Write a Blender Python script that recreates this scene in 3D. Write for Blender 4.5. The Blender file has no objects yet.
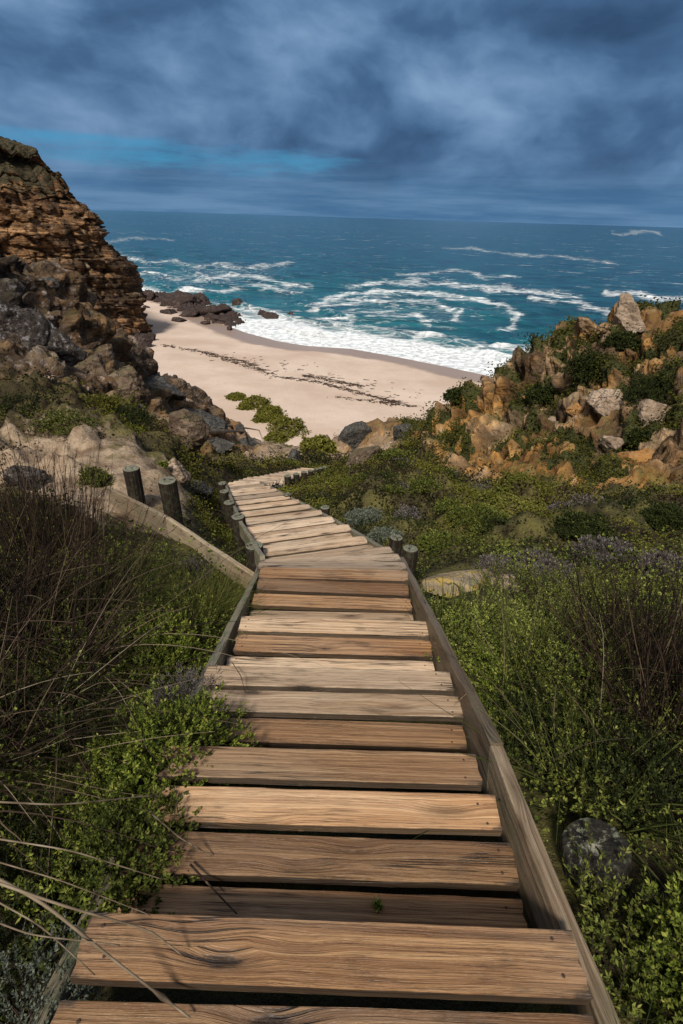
import bpy, bmesh, math, random
import numpy as np
from mathutils import Vector, Matrix
from mathutils.bvhtree import BVHTree

SC = bpy.context.scene
COL = SC.collection
H = 36.0                       # eye height above the sea
rng = np.random.default_rng(7)
random.seed(7)

# ------------------------------------------------------------------ camera frame (used to survey the place)
FPX = 520.0
ROLL = math.radians(1.75)
PITCH = math.atan(295 / FPX)
Fv = np.array([0, math.cos(PITCH), -math.sin(PITCH)])
U0 = np.array([0, math.sin(PITCH), math.cos(PITCH)])
R0 = np.array([1., 0, 0])
Rv = R0 * math.cos(ROLL) + U0 * math.sin(ROLL)
Uv = U0 * math.cos(ROLL) - R0 * math.sin(ROLL)


def ray(px, py):
    return Fv + Rv * (px - 341.5) / FPX - Uv * (py - 512) / FPX


def at(px, py, d):             # point seen at a pixel, d metres forward; world z (sea = 0)
    v = ray(px, py)
    return v * d / v[1] + np.array([0, 0, H])


def atz(px, py, z):
    v = ray(px, py)
    return v * (z - H) / v[2] + np.array([0, 0, H])


# ------------------------------------------------------------------ numpy noise
_perm = rng.permutation(256)
_perm = np.concatenate([_perm, _perm, _perm])
_g = rng.normal(size=(256, 3))
_g /= np.linalg.norm(_g, axis=1)[:, None]


def perlin(P):
    P = np.asarray(P, float)
    i = np.floor(P).astype(int)
    f = P - i
    i &= 255
    w = f * f * f * (f * (f * 6 - 15) + 10)
    out = np.zeros(len(P))
    for dx in (0, 1):
        for dy in (0, 1):
            for dz in (0, 1):
                h = _perm[_perm[_perm[i[:, 0] + dx] + i[:, 1] + dy] + i[:, 2] + dz]
                d = f - np.array([dx, dy, dz])
                wt = np.where(dx, w[:, 0], 1 - w[:, 0]) * np.where(dy, w[:, 1], 1 - w[:, 1]) * np.where(dz, w[:, 2], 1 - w[:, 2])
                out += wt * np.einsum('ij,ij->i', _g[h], d)
    return out * 1.5


def fbm(P, o=4, gain=.5):
    s = 0; a = 1.0; P = np.array(P, float)
    for k in range(o):
        s = s + a * perlin(P + 17.3 * k); P = P * 2.03; a *= gain
    return s


_rnd = rng.random((256, 6))


def cell(P):
    """cellular noise: F1, F2, per-cell randoms, offset from the cell centre"""
    P = np.asarray(P, float)
    i = np.floor(P).astype(int); f = P - i
    n = len(P)
    F1 = np.full(n, 9.); F2 = np.full(n, 9.)
    idx = np.zeros(n, int); off = np.zeros((n, 3))
    for dx in (-1, 0, 1):
        for dy in (-1, 0, 1):
            for dz in (-1, 0, 1):
                q = (i + np.array([dx, dy, dz])) & 255
                h = _perm[_perm[_perm[q[:, 0]] + q[:, 1]] + q[:, 2]]
                o = f - (np.array([dx, dy, dz]) + .5 + .9 * (_rnd[h, :3] - .5))
                d = np.sqrt((o * o).sum(1))
                m = d < F1
                F2 = np.where(m, F1, np.minimum(F2, d))
                idx = np.where(m, h, idx); off = np.where(m[:, None], o, off)
                F1 = np.where(m, d, F1)
    return F1, F2, _rnd[idx], off


def sstep(a, b, x):
    t = np.clip((x - a) / (b - a), 0, 1)
    return t * t * (3 - 2 * t)


# ------------------------------------------------------------------ mesh helpers
def mesh_np(name, V, faces, attrs=None, smooth=True, mats=(), fmat=None):
    """V (n,3); faces: list of (m,k) index arrays"""
    me = bpy.data.meshes.new(name)
    V = np.asarray(V, np.float32)
    faces = [np.asarray(f, np.int32) for f in faces if len(f)]
    nl = sum(f.size for f in faces); nf = sum(len(f) for f in faces)
    me.vertices.add(len(V)); me.loops.add(nl); me.polygons.add(nf)
    me.vertices.foreach_set('co', V.ravel())
    me.loops.foreach_set('vertex_index', np.concatenate([f.ravel() for f in faces]))
    tot = np.concatenate([np.full(len(f), f.shape[1], np.int32) for f in faces])
    start = np.concatenate([[0], np.cumsum(tot)[:-1]]).astype(np.int32)
    me.polygons.foreach_set('loop_start', start)
    me.polygons.foreach_set('use_smooth', np.full(nf, smooth, bool))
    if fmat is not None:
        me.polygons.foreach_set('material_index', np.asarray(fmat, np.int32))
    for k, a in (attrs or {}).items():
        t = me.attributes.new(k, 'FLOAT', 'POINT')
        t.data.foreach_set('value', np.asarray(a, np.float32))
    for m in mats:
        me.materials.append(m)
    me.update(calc_edges=True)
    me.validate()
    return me


def link(name, me, parent=None, loc=None):
    o = bpy.data.objects.new(name, me)
    COL.objects.link(o)
    if parent is not None:
        o.parent = parent
    if loc is not None:
        o.location = loc
    return o


def tag(o, label=None, cat=None, group=None, kind=None):
    if label: o['label'] = label
    if cat: o['category'] = cat
    if group: o['group'] = group
    if kind: o['kind'] = kind
    return o


def empty(name, loc, label, cat, group=None):
    o = bpy.data.objects.new(name, None)
    o.empty_display_size = .1
    COL.objects.link(o)
    o.location = loc
    return tag(o, label, cat, group)


def grid_faces(nr, nc):
    a = np.arange(nr * nc).reshape(nr, nc)
    return np.stack([a[:-1, :-1], a[:-1, 1:], a[1:, 1:], a[1:, :-1]], -1).reshape(-1, 4)


# ------------------------------------------------------------------ node helpers
class NT:
    def __init__(s, name):
        s.m = bpy.data.materials.new(name); s.m.use_nodes = True
        s.t = s.m.node_tree; s.t.nodes.clear()
        s.out = s.n('ShaderNodeOutputMaterial')

    def n(s, typ, **kw):
        nd = s.t.nodes.new(typ)
        for k, v in kw.items():
            setattr(nd, k, v)
        return nd

    def set(s, sock, v):
        if hasattr(v, 'is_output') or isinstance(v, bpy.types.NodeSocket):
            s.t.links.new(v, sock)
        else:
            sock.default_value = v

    def math(s, op, a, b=None, c=None, clamp=False):
        nd = s.n('ShaderNodeMath', operation=op); nd.use_clamp = clamp
        s.set(nd.inputs[0], a)
        if b is not None: s.set(nd.inputs[1], b)
        if c is not None: s.set(nd.inputs[2], c)
        return nd.outputs[0]

    def vmath(s, op, a, b=None):
        nd = s.n('ShaderNodeVectorMath', operation=op)
        s.set(nd.inputs[0], a)
        if b is not None: s.set(nd.inputs[1], b)
        return nd.outputs[0]

    def mix(s, f, a, b, blend='MIX'):
        nd = s.n('ShaderNodeMix', data_type='RGBA', blend_type=blend); nd.clamp_factor = True
        s.set(nd.inputs[0], f)
        for k, v in ((6, a), (7, b)):
            s.set(nd.inputs[k], v if not isinstance(v, tuple) else (v + (1,))[:4])
        return nd.outputs[2]

    def maprange(s, v, a, b, c=0., d=1., smooth=True):
        nd = s.n('ShaderNodeMapRange'); nd.clamp = True
        if smooth: nd.interpolation_type = 'SMOOTHSTEP'
        s.set(nd.inputs[0], v)
        for k, x in zip((1, 2, 3, 4), (a, b, c, d)): nd.inputs[k].default_value = x
        return nd.outputs[0]

    def noise(s, vec, scale, detail=4, rough=.5, dist=0., out=0):
        nd = s.n('ShaderNodeTexNoise')
        if vec is not None: s.set(nd.inputs['Vector'], vec)
        nd.inputs['Scale'].default_value = scale; nd.inputs['Detail'].default_value = detail
        nd.inputs['Roughness'].default_value = rough; nd.inputs['Distortion'].default_value = dist
        return nd.outputs[out]

    def voro(s, vec, scale, feature='F1', out='Distance', rnd=1.):
        nd = s.n('ShaderNodeTexVoronoi', feature=feature)
        if vec is not None: s.set(nd.inputs['Vector'], vec)
        nd.inputs['Scale'].default_value = scale; nd.inputs['Randomness'].default_value = rnd
        return nd.outputs[out]

    def attr(s, name):
        return s.n('ShaderNodeAttribute', attribute_name=name).outputs['Fac']

    def ramp(s, f, stops):
        nd = s.n('ShaderNodeValToRGB'); s.set(nd.inputs[0], f)
        e = nd.color_ramp.elements
        while len(e) < len(stops): e.new(.5)
        for k, (p, c) in enumerate(stops):
            e[k].position = p; e[k].color = (c + (1,))[:4]
        return nd.outputs[0]

    def mapping(s, vec, scale=(1, 1, 1), loc=(0, 0, 0), rot=(0, 0, 0)):
        nd = s.n('ShaderNodeMapping'); s.set(nd.inputs[0], vec)
        nd.inputs[1].default_value = loc; nd.inputs[2].default_value = rot; nd.inputs[3].default_value = scale
        return nd.outputs[0]

    def bump(s, h, strength=.5, dist=.02, normal=None):
        nd = s.n('ShaderNodeBump'); nd.inputs['Strength'].default_value = strength
        nd.inputs['Distance'].default_value = dist; s.set(nd.inputs['Height'], h)
        if normal is not None: s.set(nd.inputs['Normal'], normal)
        return nd.outputs[0]

    def principled(s, col, rough=.8, normal=None, spec=.3, **kw):
        nd = s.n('ShaderNodeBsdfPrincipled')
        s.set(nd.inputs['Base Color'], col if not isinstance(col, tuple) else (col + (1,))[:4])
        s.set(nd.inputs['Roughness'], rough); nd.inputs['Specular IOR Level'].default_value = spec
        if normal is not None: s.set(nd.inputs['Normal'], normal)
        for k, v in kw.items(): s.set(nd.inputs[k], v)
        return nd.outputs[0]

    def done(s, sh):
        s.t.links.new(sh, s.out.inputs['Surface']); return s.m

    def obj(s):
        return s.n('ShaderNodeTexCoord').outputs['Object']

    def rand(s):
        return s.n('ShaderNodeObjectInfo').outputs['Random']

    def sep(s, v):
        nd = s.n('ShaderNodeSeparateXYZ'); s.set(nd.inputs[0], v); return nd.outputs

    def comb(s, x, y, z):
        nd = s.n('ShaderNodeCombineXYZ')
        for k, v in enumerate((x, y, z)): s.set(nd.inputs[k], v)
        return nd.outputs[0]


# ------------------------------------------------------------------ materials
def wood_mat(name, c_lo, c_mid, c_hi, grey, moss=0., wet=.35):
    n = NT(name)
    P = n.obj(); rd = n.rand()
    sx, sy, sz = n.sep(P)
    rz = n.math('MULTIPLY', rd, 37.0)
    # knots: sparse cells that the grain bends round
    kv = n.comb(n.math('ADD', n.math('MULTIPLY', sx, 2.3), rz), n.math('MULTIPLY', n.math('ADD', sy, rd), 9.), n.math('MULTIPLY', rz, 3.1))
    kd = n.voro(kv, 1.0)
    kpush = n.maprange(kd, 0.0, .42, 1., 0.)
    yy = n.math('ADD', n.math('ADD', sy, n.math('MULTIPLY', sz, .6)), n.math('MULTIPLY', kpush, .022))
    wob = n.noise(n.comb(n.math('MULTIPLY', sx, 1.6), n.math('MULTIPLY', yy, 5.), rz), 1., 3)
    g = n.comb(n.math('MULTIPLY', sx, .9), n.math('ADD', n.math('MULTIPLY', yy, 95.), n.math('MULTIPLY', wob, 1.8)), rz)
    grain0 = n.noise(g, .75, 7, .68)
    ring = n.math('SINE', n.math('MULTIPLY', n.math('ADD', n.math('MULTIPLY', yy, 34.), n.math('MULTIPLY', wob, 2.2)), 6.283))
    ring = n.math('MULTIPLY', ring, n.noise(n.comb(n.math('MULTIPLY', sx, 1.3), n.math('MULTIPLY', sy, 14.), rz), 1., 3))
    grain = n.math('ADD', grain0, n.math('MULTIPLY', ring, .06))
    fine = n.noise(n.comb(n.math('MULTIPLY', sx, 5.), n.math('MULTIPLY', yy, 420.), rz), 1., 4, .7)
    blot = n.noise(n.comb(n.math('MULTIPLY', sx, 3.4), n.math('MULTIPLY', yy, 26.), rz), 1., 6, .66)
    big = n.noise(n.comb(n.math('MULTIPLY', sx, .9), n.math('MULTIPLY', sy, 4.), n.math('ADD', rz, 5.)), 1., 3, .5)
    base = n.ramp(grain, [(.27, c_lo), (.45, c_mid), (.66, c_hi)])
    tone = n.mix(n.maprange(big, .38, .66), base, n.mix(.5, base, grey))
    ln = n.noise(n.comb(n.math('MULTIPLY', sx, 1.7), n.math('ADD', n.math('MULTIPLY', yy, 105.), n.math('MULTIPLY', wob, 5.)), n.math('ADD', rz, 3.)), 1., 3, .55)
    lines = n.maprange(n.math('ABSOLUTE', n.math('SUBTRACT', ln, .5)), .0, .05, 1., 0.)
    tone = n.mix(n.math('MULTIPLY', lines, n.math('MULTIPLY', n.maprange(grain0, .35, .6, .6, .15), n.maprange(blot, .40, .58))), tone, n.mix(1., tone, (.30, .22, .16), 'MULTIPLY'))
    tone = n.mix(n.maprange(n.math('FRACT', n.math('MULTIPLY', rd, 7.31)), 0., 1., 0., .35, False), tone, n.mix(.6, tone, grey))
    # per-plank value change
    v = n.maprange(n.math('FRACT', n.math('MULTIPLY', rd, 13.7)), 0, 1, .55, 1.22, False)
    tone = n.mix(1., tone, n.comb(v, v, v), 'MULTIPLY')
    tone = n.mix(n.maprange(fine, .50, .68, 0., .5), tone, (.045, .028, .018))
    tone = n.mix(n.maprange(n.math('ADD', n.math('MULTIPLY', blot, .55), n.math('MULTIPLY', n.noise(n.comb(n.math('MULTIPLY', sx, 3.), n.math('MULTIPLY', sy, 8.), n.math('ADD', rz, 4.)), 1., 4, .55), .45)), .53, .65, 0., .66), tone, (.06, .036, .02))
    # knots
    kn = n.noise(n.vmath('MULTIPLY', P, (40., 90., 40.)), 1., 3)
    core = n.maprange(n.math('ADD', n.math('MULTIPLY', kd, .8), n.math('MULTIPLY', n.math('SUBTRACT', kn, .5), .07)), .055, .115, 1., 0.)
    halo = n.maprange(kd, .08, .32, .6, 0.)
    tone = n.mix(halo, tone, (.10, .055, .028))
    tone = n.mix(n.math('MULTIPLY', core, .8), tone, (.018, .012, .009))
    # long checks
    ck = n.noise(n.comb(n.math('MULTIPLY', sx, 1.1), n.math('MULTIPLY', yy, 55.), n.math('ADD', rz, 9.)), 1., 2, .5)
    crack = n.maprange(n.math('ABSOLUTE', n.math('SUBTRACT', ck, .5)), .008, .028, 1., 0.)
    cm = n.maprange(n.noise(n.comb(n.math('MULTIPLY', sx, 2.1), n.math('MULTIPLY', sy, 3.), n.math('ADD', rz, 2.)), 1., 2), .54, .62)
    crack = n.math('MULTIPLY', crack, cm)
    tone = n.mix(n.math('MULTIPLY', crack, .8), tone, (.02, .014, .01))
    if moss:
        mm = n.noise(P, 7., 5, .65)
        tone = n.mix(n.maprange(mm, .45, .68, 0., moss), tone, (.10, .125, .06))
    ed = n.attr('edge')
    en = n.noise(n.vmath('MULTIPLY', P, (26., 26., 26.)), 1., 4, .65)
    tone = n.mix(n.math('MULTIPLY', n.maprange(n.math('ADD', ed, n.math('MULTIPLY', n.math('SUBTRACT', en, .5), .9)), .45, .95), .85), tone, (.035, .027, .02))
    h = n.math('ADD', n.math('MULTIPLY', grain, .5), n.math('MULTIPLY', fine, .5))
    h = n.math('SUBTRACT', n.math('SUBTRACT', h, n.math('MULTIPLY', lines, .25)), n.math('MULTIPLY', crack, .8))
    h = n.math('SUBTRACT', h, n.math('MULTIPLY', core, .5))
    nm = n.bump(h, .8, .006)
    rough = n.maprange(blot, .3, .7, wet + .25, wet, False)
    return n.done(n.principled(tone, rough, nm, .35))


M = {}
M['plank'] = wood_mat('plank_wood', (.10, .040, .012), (.345, .168, .065), (.57, .36, .188), (.50, .355, .23))
M['plank_pale'] = wood_mat('worn_pale_plank_wood', (.16, .08, .036), (.48, .305, .170), (.70, .52, .345), (.64, .50, .36))
M['plank_wet'] = wood_mat('damp_plank_wood', (.055, .021, .006), (.20, .092, .033), (.41, .236, .108), (.34, .225, .14), wet=.28)
M['plank_far'] = wood_mat('bleached_plank_wood', (.20, .11, .054), (.45, .30, .18), (.64, .48, .33), (.60, .49, .37))
M['rail'] = wood_mat('side_board_wood', (.10, .062, .034), (.21, .145, .088), (.32, .235, .155), (.30, .26, .19), moss=.25)
M['rail_green'] = wood_mat('mossy_board_wood', (.10, .075, .045), (.22, .18, .115), (.33, .28, .19), (.30, .28, .21), moss=.75)
M['board_old'] = wood_mat('old_board_wood', (.08, .052, .03), (.19, .135, .082), (.33, .255, .175), (.33, .285, .215), moss=.3)


def metal_mat():
    n = NT('rusty_nail')
    return n.done(n.principled((.045, .025, .018), .7, None, .3))


M['nail'] = metal_mat()


def post_mat():
    n = NT('post_wood'); P = n.obj(); rd = n.rand()
    sx, sy, sz = n.sep(P)
    g = n.noise(n.comb(n.math('MULTIPLY', sx, 60.), n.math('MULTIPLY', sy, 60.), n.math('ADD', n.math('MULTIPLY', sz, 3.), n.math('MULTIPLY', rd, 20.))), 1., 5, .65)
    c = n.ramp(g, [(.3, (.009, .006, .004)), (.5, (.022, .015, .010)), (.7, (.052, .038, .025))])
    l = n.noise(n.vmath('ADD', P, n.comb(n.math('MULTIPLY', rd, 9.), 0., 0.)), 16., 6, .7)
    c = n.mix(n.maprange(l, .5, .62, 0., .4), c, (.075, .09, .055))
    nz = n.sep(n.n('ShaderNodeNewGeometry').outputs['True Normal'])[2]
    top = n.maprange(nz, .6, .9)
    rad = n.math('SQRT', n.math('ADD', n.math('MULTIPLY', sx, sx), n.math('MULTIPLY', sy, sy)))
    rings = n.noise(n.comb(n.math('MULTIPLY', rad, 160.), 0., n.math('MULTIPLY', rd, 9.)), 1., 3)
    tc = n.mix(n.maprange(rings, .35, .65), (.07, .06, .045), (.20, .19, .15))
    tc = n.mix(n.maprange(n.noise(P, 22., 5, .7), .46, .6, 0., .8), tc, (.15, .18, .12))
    c = n.mix(top, c, tc)
    return n.done(n.principled(c, .85, n.bump(n.math('ADD', g, n.math('MULTIPLY', l, .5)), .8, .012), .2))


M['post'] = post_mat()


def stump_mat():
    n = NT('lichen_post_wood'); P = n.obj()
    g = n.noise(n.vmath('MULTIPLY', P, (40., 40., 14.)), 1., 6, .7)
    c = n.ramp(g, [(.35, (.008, .007, .006)), (.55, (.030, .026, .020)), (.7, (.075, .066, .05))])
    l = n.noise(P, 42., 5, .75)
    big = n.noise(P, 10., 3, .5)
    c = n.mix(n.math('MULTIPLY', n.maprange(l, .53, .63), n.maprange(big, .43, .6)), c, (.20, .22, .15))
    sx, sy, sz = n.sep(P)
    d = n.math('SQRT', n.math('ADD', n.math('MULTIPLY', n.math('ADD', sx, -.012), n.math('ADD', sx, -.012)), n.math('MULTIPLY', sy, sy)))
    spot = n.maprange(n.math('ADD', d, n.math('MULTIPLY', n.math('SUBTRACT', l, .5), .05)), .008, .03, 1., 0.)
    nz = n.sep(n.n('ShaderNodeNewGeometry').outputs['True Normal'])[2]
    c = n.mix(n.math('MULTIPLY', n.math('MULTIPLY', spot, n.maprange(nz, .5, .8)), .9), c, (.34, .33, .24))
    return n.done(n.principled(c, .9, n.bump(n.math('ADD', g, l), .9, .012), .2))


M['stump'] = stump_mat()


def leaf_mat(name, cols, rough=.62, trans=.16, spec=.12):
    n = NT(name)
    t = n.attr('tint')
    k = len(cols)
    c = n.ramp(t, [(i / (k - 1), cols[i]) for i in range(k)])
    nz = n.noise(n.obj(), 60., 2)
    c = n.mix(n.maprange(nz, .3, .7, 0., .3), c, n.mix(1., c, (.55, .6, .5), 'MULTIPLY'))
    p = n.principled(c, rough, None, spec)
    tr = n.n('ShaderNodeBsdfTranslucent'); n.set(tr.inputs[0], c)
    mx = n.n('ShaderNodeMixShader'); mx.inputs[0].default_value = trans
    n.t.links.new(p, mx.inputs[1]); n.t.links.new(tr.outputs[0], mx.inputs[2])
    return n.done(mx.outputs[0])


M['leaf_bright'] = leaf_mat('succulent_leaf', [(.012, .019, .005), (.065, .09, .013), (.19, .22, .032), (.38, .38, .09)])
M['leaf_dark'] = leaf_mat('dark_leaf', [(.007, .011, .004), (.020, .028, .008), (.048, .060, .014), (.11, .12, .035)])
M['leaf_mid'] = leaf_mat('scrub_leaf', [(.014, .021, .006), (.055, .070, .013), (.145, .165, .030), (.28, .27, .075)])
M['leaf_grey'] = leaf_mat('grey_leaf', [(.05, .06, .045), (.10, .115, .085), (.17, .185, .14), (.25, .26, .21)])
M['heath'] = leaf_mat('heath_leaf', [(.035, .028, .024), (.09, .075, .068), (.17, .148, .138), (.29, .26, .25)], .7, .1)
M['lime'] = leaf_mat('lime_leaf', [(.03, .045, .010), (.13, .165, .028), (.31, .34, .07), (.50, .52, .18)])
M['mat_green'] = leaf_mat('mat_leaf', [(.018, .018, .006), (.065, .065, .013), (.155, .15, .024), (.28, .25, .055)], .8, .12, .1)
M['reed_brown'] = leaf_mat('dry_reed', [(.010, .007, .005), (.024, .015, .011), (.055, .036, .024), (.14, .098, .065)], .7, .1)
M['reed_straw'] = leaf_mat('straw_reed', [(.06, .043, .03), (.14, .102, .068), (.24, .185, .125), (.34, .275, .20)], .55, .1)
M['reed_green'] = leaf_mat('green_reed', [(.014, .020, .006), (.035, .046, .012), (.09, .105, .025), (.21, .20, .07)], .6, .15)
M['grass_feather'] = leaf_mat('feather_grass', [(.04, .06, .012), (.10, .12, .025), (.18, .175, .045), (.28, .22, .08)], .55, .3)
M['twig'] = leaf_mat('dark_twig', [(.02, .015, .012), (.05, .036, .028), (.09, .065, .05)], .8, 0.)
M['kelp'] = leaf_mat('dried_kelp', [(.02, .014, .011), (.05, .033, .025), (.09, .06, .045)], .8, 0.)


def rock_mat(name, cols, lichen=(.32, .31, .27), lamt=.35, dark=(.03, .025, .02), warm=None, strata=0., sc=1., moss=0., lth=.53):
    n = NT(name); P = n.n('ShaderNodeNewGeometry').outputs['Position']
    rd = n.rand()
    P = n.vmath('MULTIPLY', n.vmath('ADD', P, n.comb(n.math('MULTIPLY', rd, 50.), 0., 0.)), (sc, sc, sc))
    a = n.noise(P, 1.1, 8, .62)
    b = n.noise(P, 6., 6, .68)
    k = n.math('ADD', n.math('MULTIPLY', a, .65), n.math('MULTIPLY', b, .35))
    c = n.ramp(k, [(.32, cols[0]), (.5, cols[1]), (.66, cols[2])])
    if warm:
        c = n.mix(n.maprange(n.noise(P, .8, 4, .6), .48, .62, 0., .8), c, warm)
    if strata:
        sx, sy, sz = n.sep(P)
        s = n.noise(n.comb(n.math('MULTIPLY', sx, .15), n.math('MULTIPLY', sy, .15), n.math('ADD', n.math('MULTIPLY', sz, 1.4), n.math('MULTIPLY', a, 1.1))), 1., 5, .7)
        c = n.mix(n.maprange(s, .48, .62, 0., strata), c, dark)
    cn = n.noise(n.mapping(P, (.8, .8, 1.9), (0, 0, 0), (0, .5, 0)), 1.3, 4, .55)
    cr = n.math('MULTIPLY', n.maprange(n.math('ABSOLUTE', n.math('SUBTRACT', cn, .5)), .0, .016, 1., 0.), n.maprange(a, .38, .55))
    c = n.mix(n.math('MULTIPLY', cr, .8), c, dark)
    fac = n.math('ADD', n.voro(P, 1.7), n.math('MULTIPLY', n.voro(P, 4.6), .45))
    lm = n.noise(n.vmath('ADD', P, (7., 3., 1.)), 4.5, 7, .72)
    c = n.mix(n.maprange(lm, lth, lth + .11, 0., lamt), c, lichen)
    dk = n.noise(n.vmath('ADD', P, (1., 8., 4.)), 2.2, 6, .7)
    c = n.mix(n.maprange(dk, .55, .70, 0., .75), c, dark)
    if moss:
        nz = n.sep(n.n('ShaderNodeNewGeometry').outputs['Normal'])[2]
        c = n.mix(n.math('MULTIPLY', n.maprange(nz, .4, .8), n.maprange(a, .42, .55, 0., moss)), c, (.055, .06, .02))
    h = n.math('ADD', n.math('ADD', n.math('MULTIPLY', b, .6), n.math('MULTIPLY', fac, 1.1)), n.math('MULTIPLY', n.noise(P, 22., 5, .7), .3))
    h = n.math('SUBTRACT', h, n.math('MULTIPLY', cr, .5))
    return n.done(n.principled(c, .9, n.bump(h, 1., .16 / sc), .2))


TAN = [(.10, .056, .028), (.32, .20, .105), (.52, .37, .235)]
M['rock_tan'] = rock_mat('tan_sandstone', TAN, (.44, .38, .31), .5, (.035, .024, .016), (.36, .19, .06), 0., .9)
M['rock_orange'] = rock_mat('orange_sandstone', [(.14, .068, .026), (.38, .205, .08), (.55, .34, .165)], (.42, .34, .25), .3, (.04, .025, .014), (.38, .19, .06), 0., 1.2)
M['rock_grey'] = rock_mat('grey_lichen_rock', [(.016, .013, .011), (.052, .042, .035), (.13, .112, .098)], (.36, .34, .36), .6, (.012, .010, .009), None, 0., 1.6)
M['rock_slate'] = rock_mat('dark_slab_rock', [(.025, .024, .022), (.065, .062, .056), (.14, .13, .115)], (.26, .25, .22), .35, (.012, .011, .010), None, 0., 1.0)
M['rock_shore'] = rock_mat('wet_shore_rock', [(.016, .011, .010), (.05, .034, .030), (.11, .078, .066)], (.17, .14, .12), .3, (.012, .009, .009), None, 0., .5)
M['rock_yellow'] = rock_mat('yellow_lichen_rock', [(.16, .12, .07), (.33, .26, .17), (.48, .41, .31)], (.46, .31, .05), .85, (.04, .03, .02), None, 0., 1.3, 0., .49)
M['rock_pale'] = rock_mat('pale_rock', [(.13, .085, .055), (.32, .235, .165), (.48, .38, .29)], (.5, .44, .38), .4, (.07, .05, .035), None, 0., 2.)
M['rock_brown'] = rock_mat('brown_rock', [(.05, .034, .024), (.14, .095, .065), (.25, .18, .125)], (.33, .29, .24), .35, (.025, .018, .012), None, 0., 1.3, .5)


def cliff_mat():
    n = NT('layered_cliff_rock'); P = n.n('ShaderNodeNewGeometry').outputs['Position']
    sx, sy, sz = n.sep(P)
    a = n.noise(P, .12, 8, .62); b = n.noise(P, .9, 6, .7)
    zz = n.math('ADD', n.math('ADD', sz, n.math('MULTIPLY', a, 3.)), n.math('MULTIPLY', sy, .05))
    s1 = n.noise(n.comb(n.math('MULTIPLY', sx, .03), n.math('MULTIPLY', sy, .03), n.math('MULTIPLY', zz, .55)), 1., 6, .72)
    s2 = n.noise(n.comb(n.math('MULTIPLY', sx, .10), n.math('MULTIPLY', sy, .10), n.math('MULTIPLY', zz, 2.2)), 1., 4, .7)
    c = n.ramp(n.math('ADD', n.math('MULTIPLY', s1, .6), n.math('MULTIPLY', b, .4)), [(.36, (.045, .024, .013)), (.48, (.15, .078, .035)), (.58, (.32, .18, .085)), (.7, (.46, .32, .20))])
    c = n.mix(n.maprange(s2, .5, .62, 0., .7), c, (.028, .018, .012))
    jt = n.voro(n.comb(n.math('MULTIPLY', n.math('ADD', sx, sy), .22), n.math('MULTIPLY', zz, .16), n.math('MULTIPLY', b, .5)), 1., 'DISTANCE_TO_EDGE')
    c = n.mix(n.maprange(jt, .0, .06, .8, 0.), c, (.022, .015, .011))
    big = n.noise(P, .055, 4, .55)
    c = n.mix(n.maprange(n.math('ADD', n.math('MULTIPLY', big, .6), n.math('MULTIPLY', n.noise(P, .3, 5, .65), .4)), .46, .56, 0., .85), c, (.030, .021, .014))
    c = n.mix(n.maprange(n.noise(P, .5, 7, .7), .56, .68, 0., .6), c, (.36, .28, .20))
    # undercut wet foot of the cliff
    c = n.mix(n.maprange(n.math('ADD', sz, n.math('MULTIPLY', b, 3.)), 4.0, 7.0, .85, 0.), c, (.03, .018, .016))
    tp = n.attr('top')
    gn = n.noise(P, .35, 6, .7)
    veg = n.mix(n.maprange(n.noise(P, 1.6, 4, .7), .35, .65), (.022, .020, .012), (.075, .06, .032))
    nz = n.sep(n.n('ShaderNodeNewGeometry').outputs['Normal'])[2]
    vm = n.maprange(n.math('ADD', n.math('ADD', tp, n.math('MULTIPLY', nz, .45)), n.math('MULTIPLY', n.math('SUBTRACT', gn, .5), 2.2)), .72, .98)
    c = n.mix(vm, c, veg)
    h = n.math('ADD', n.math('MULTIPLY', b, .5), n.math('MULTIPLY', s2, .8))
    return n.done(n.principled(c, .9, n.bump(h, 1., .5), .15))


M['cliff'] = cliff_mat()


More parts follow.
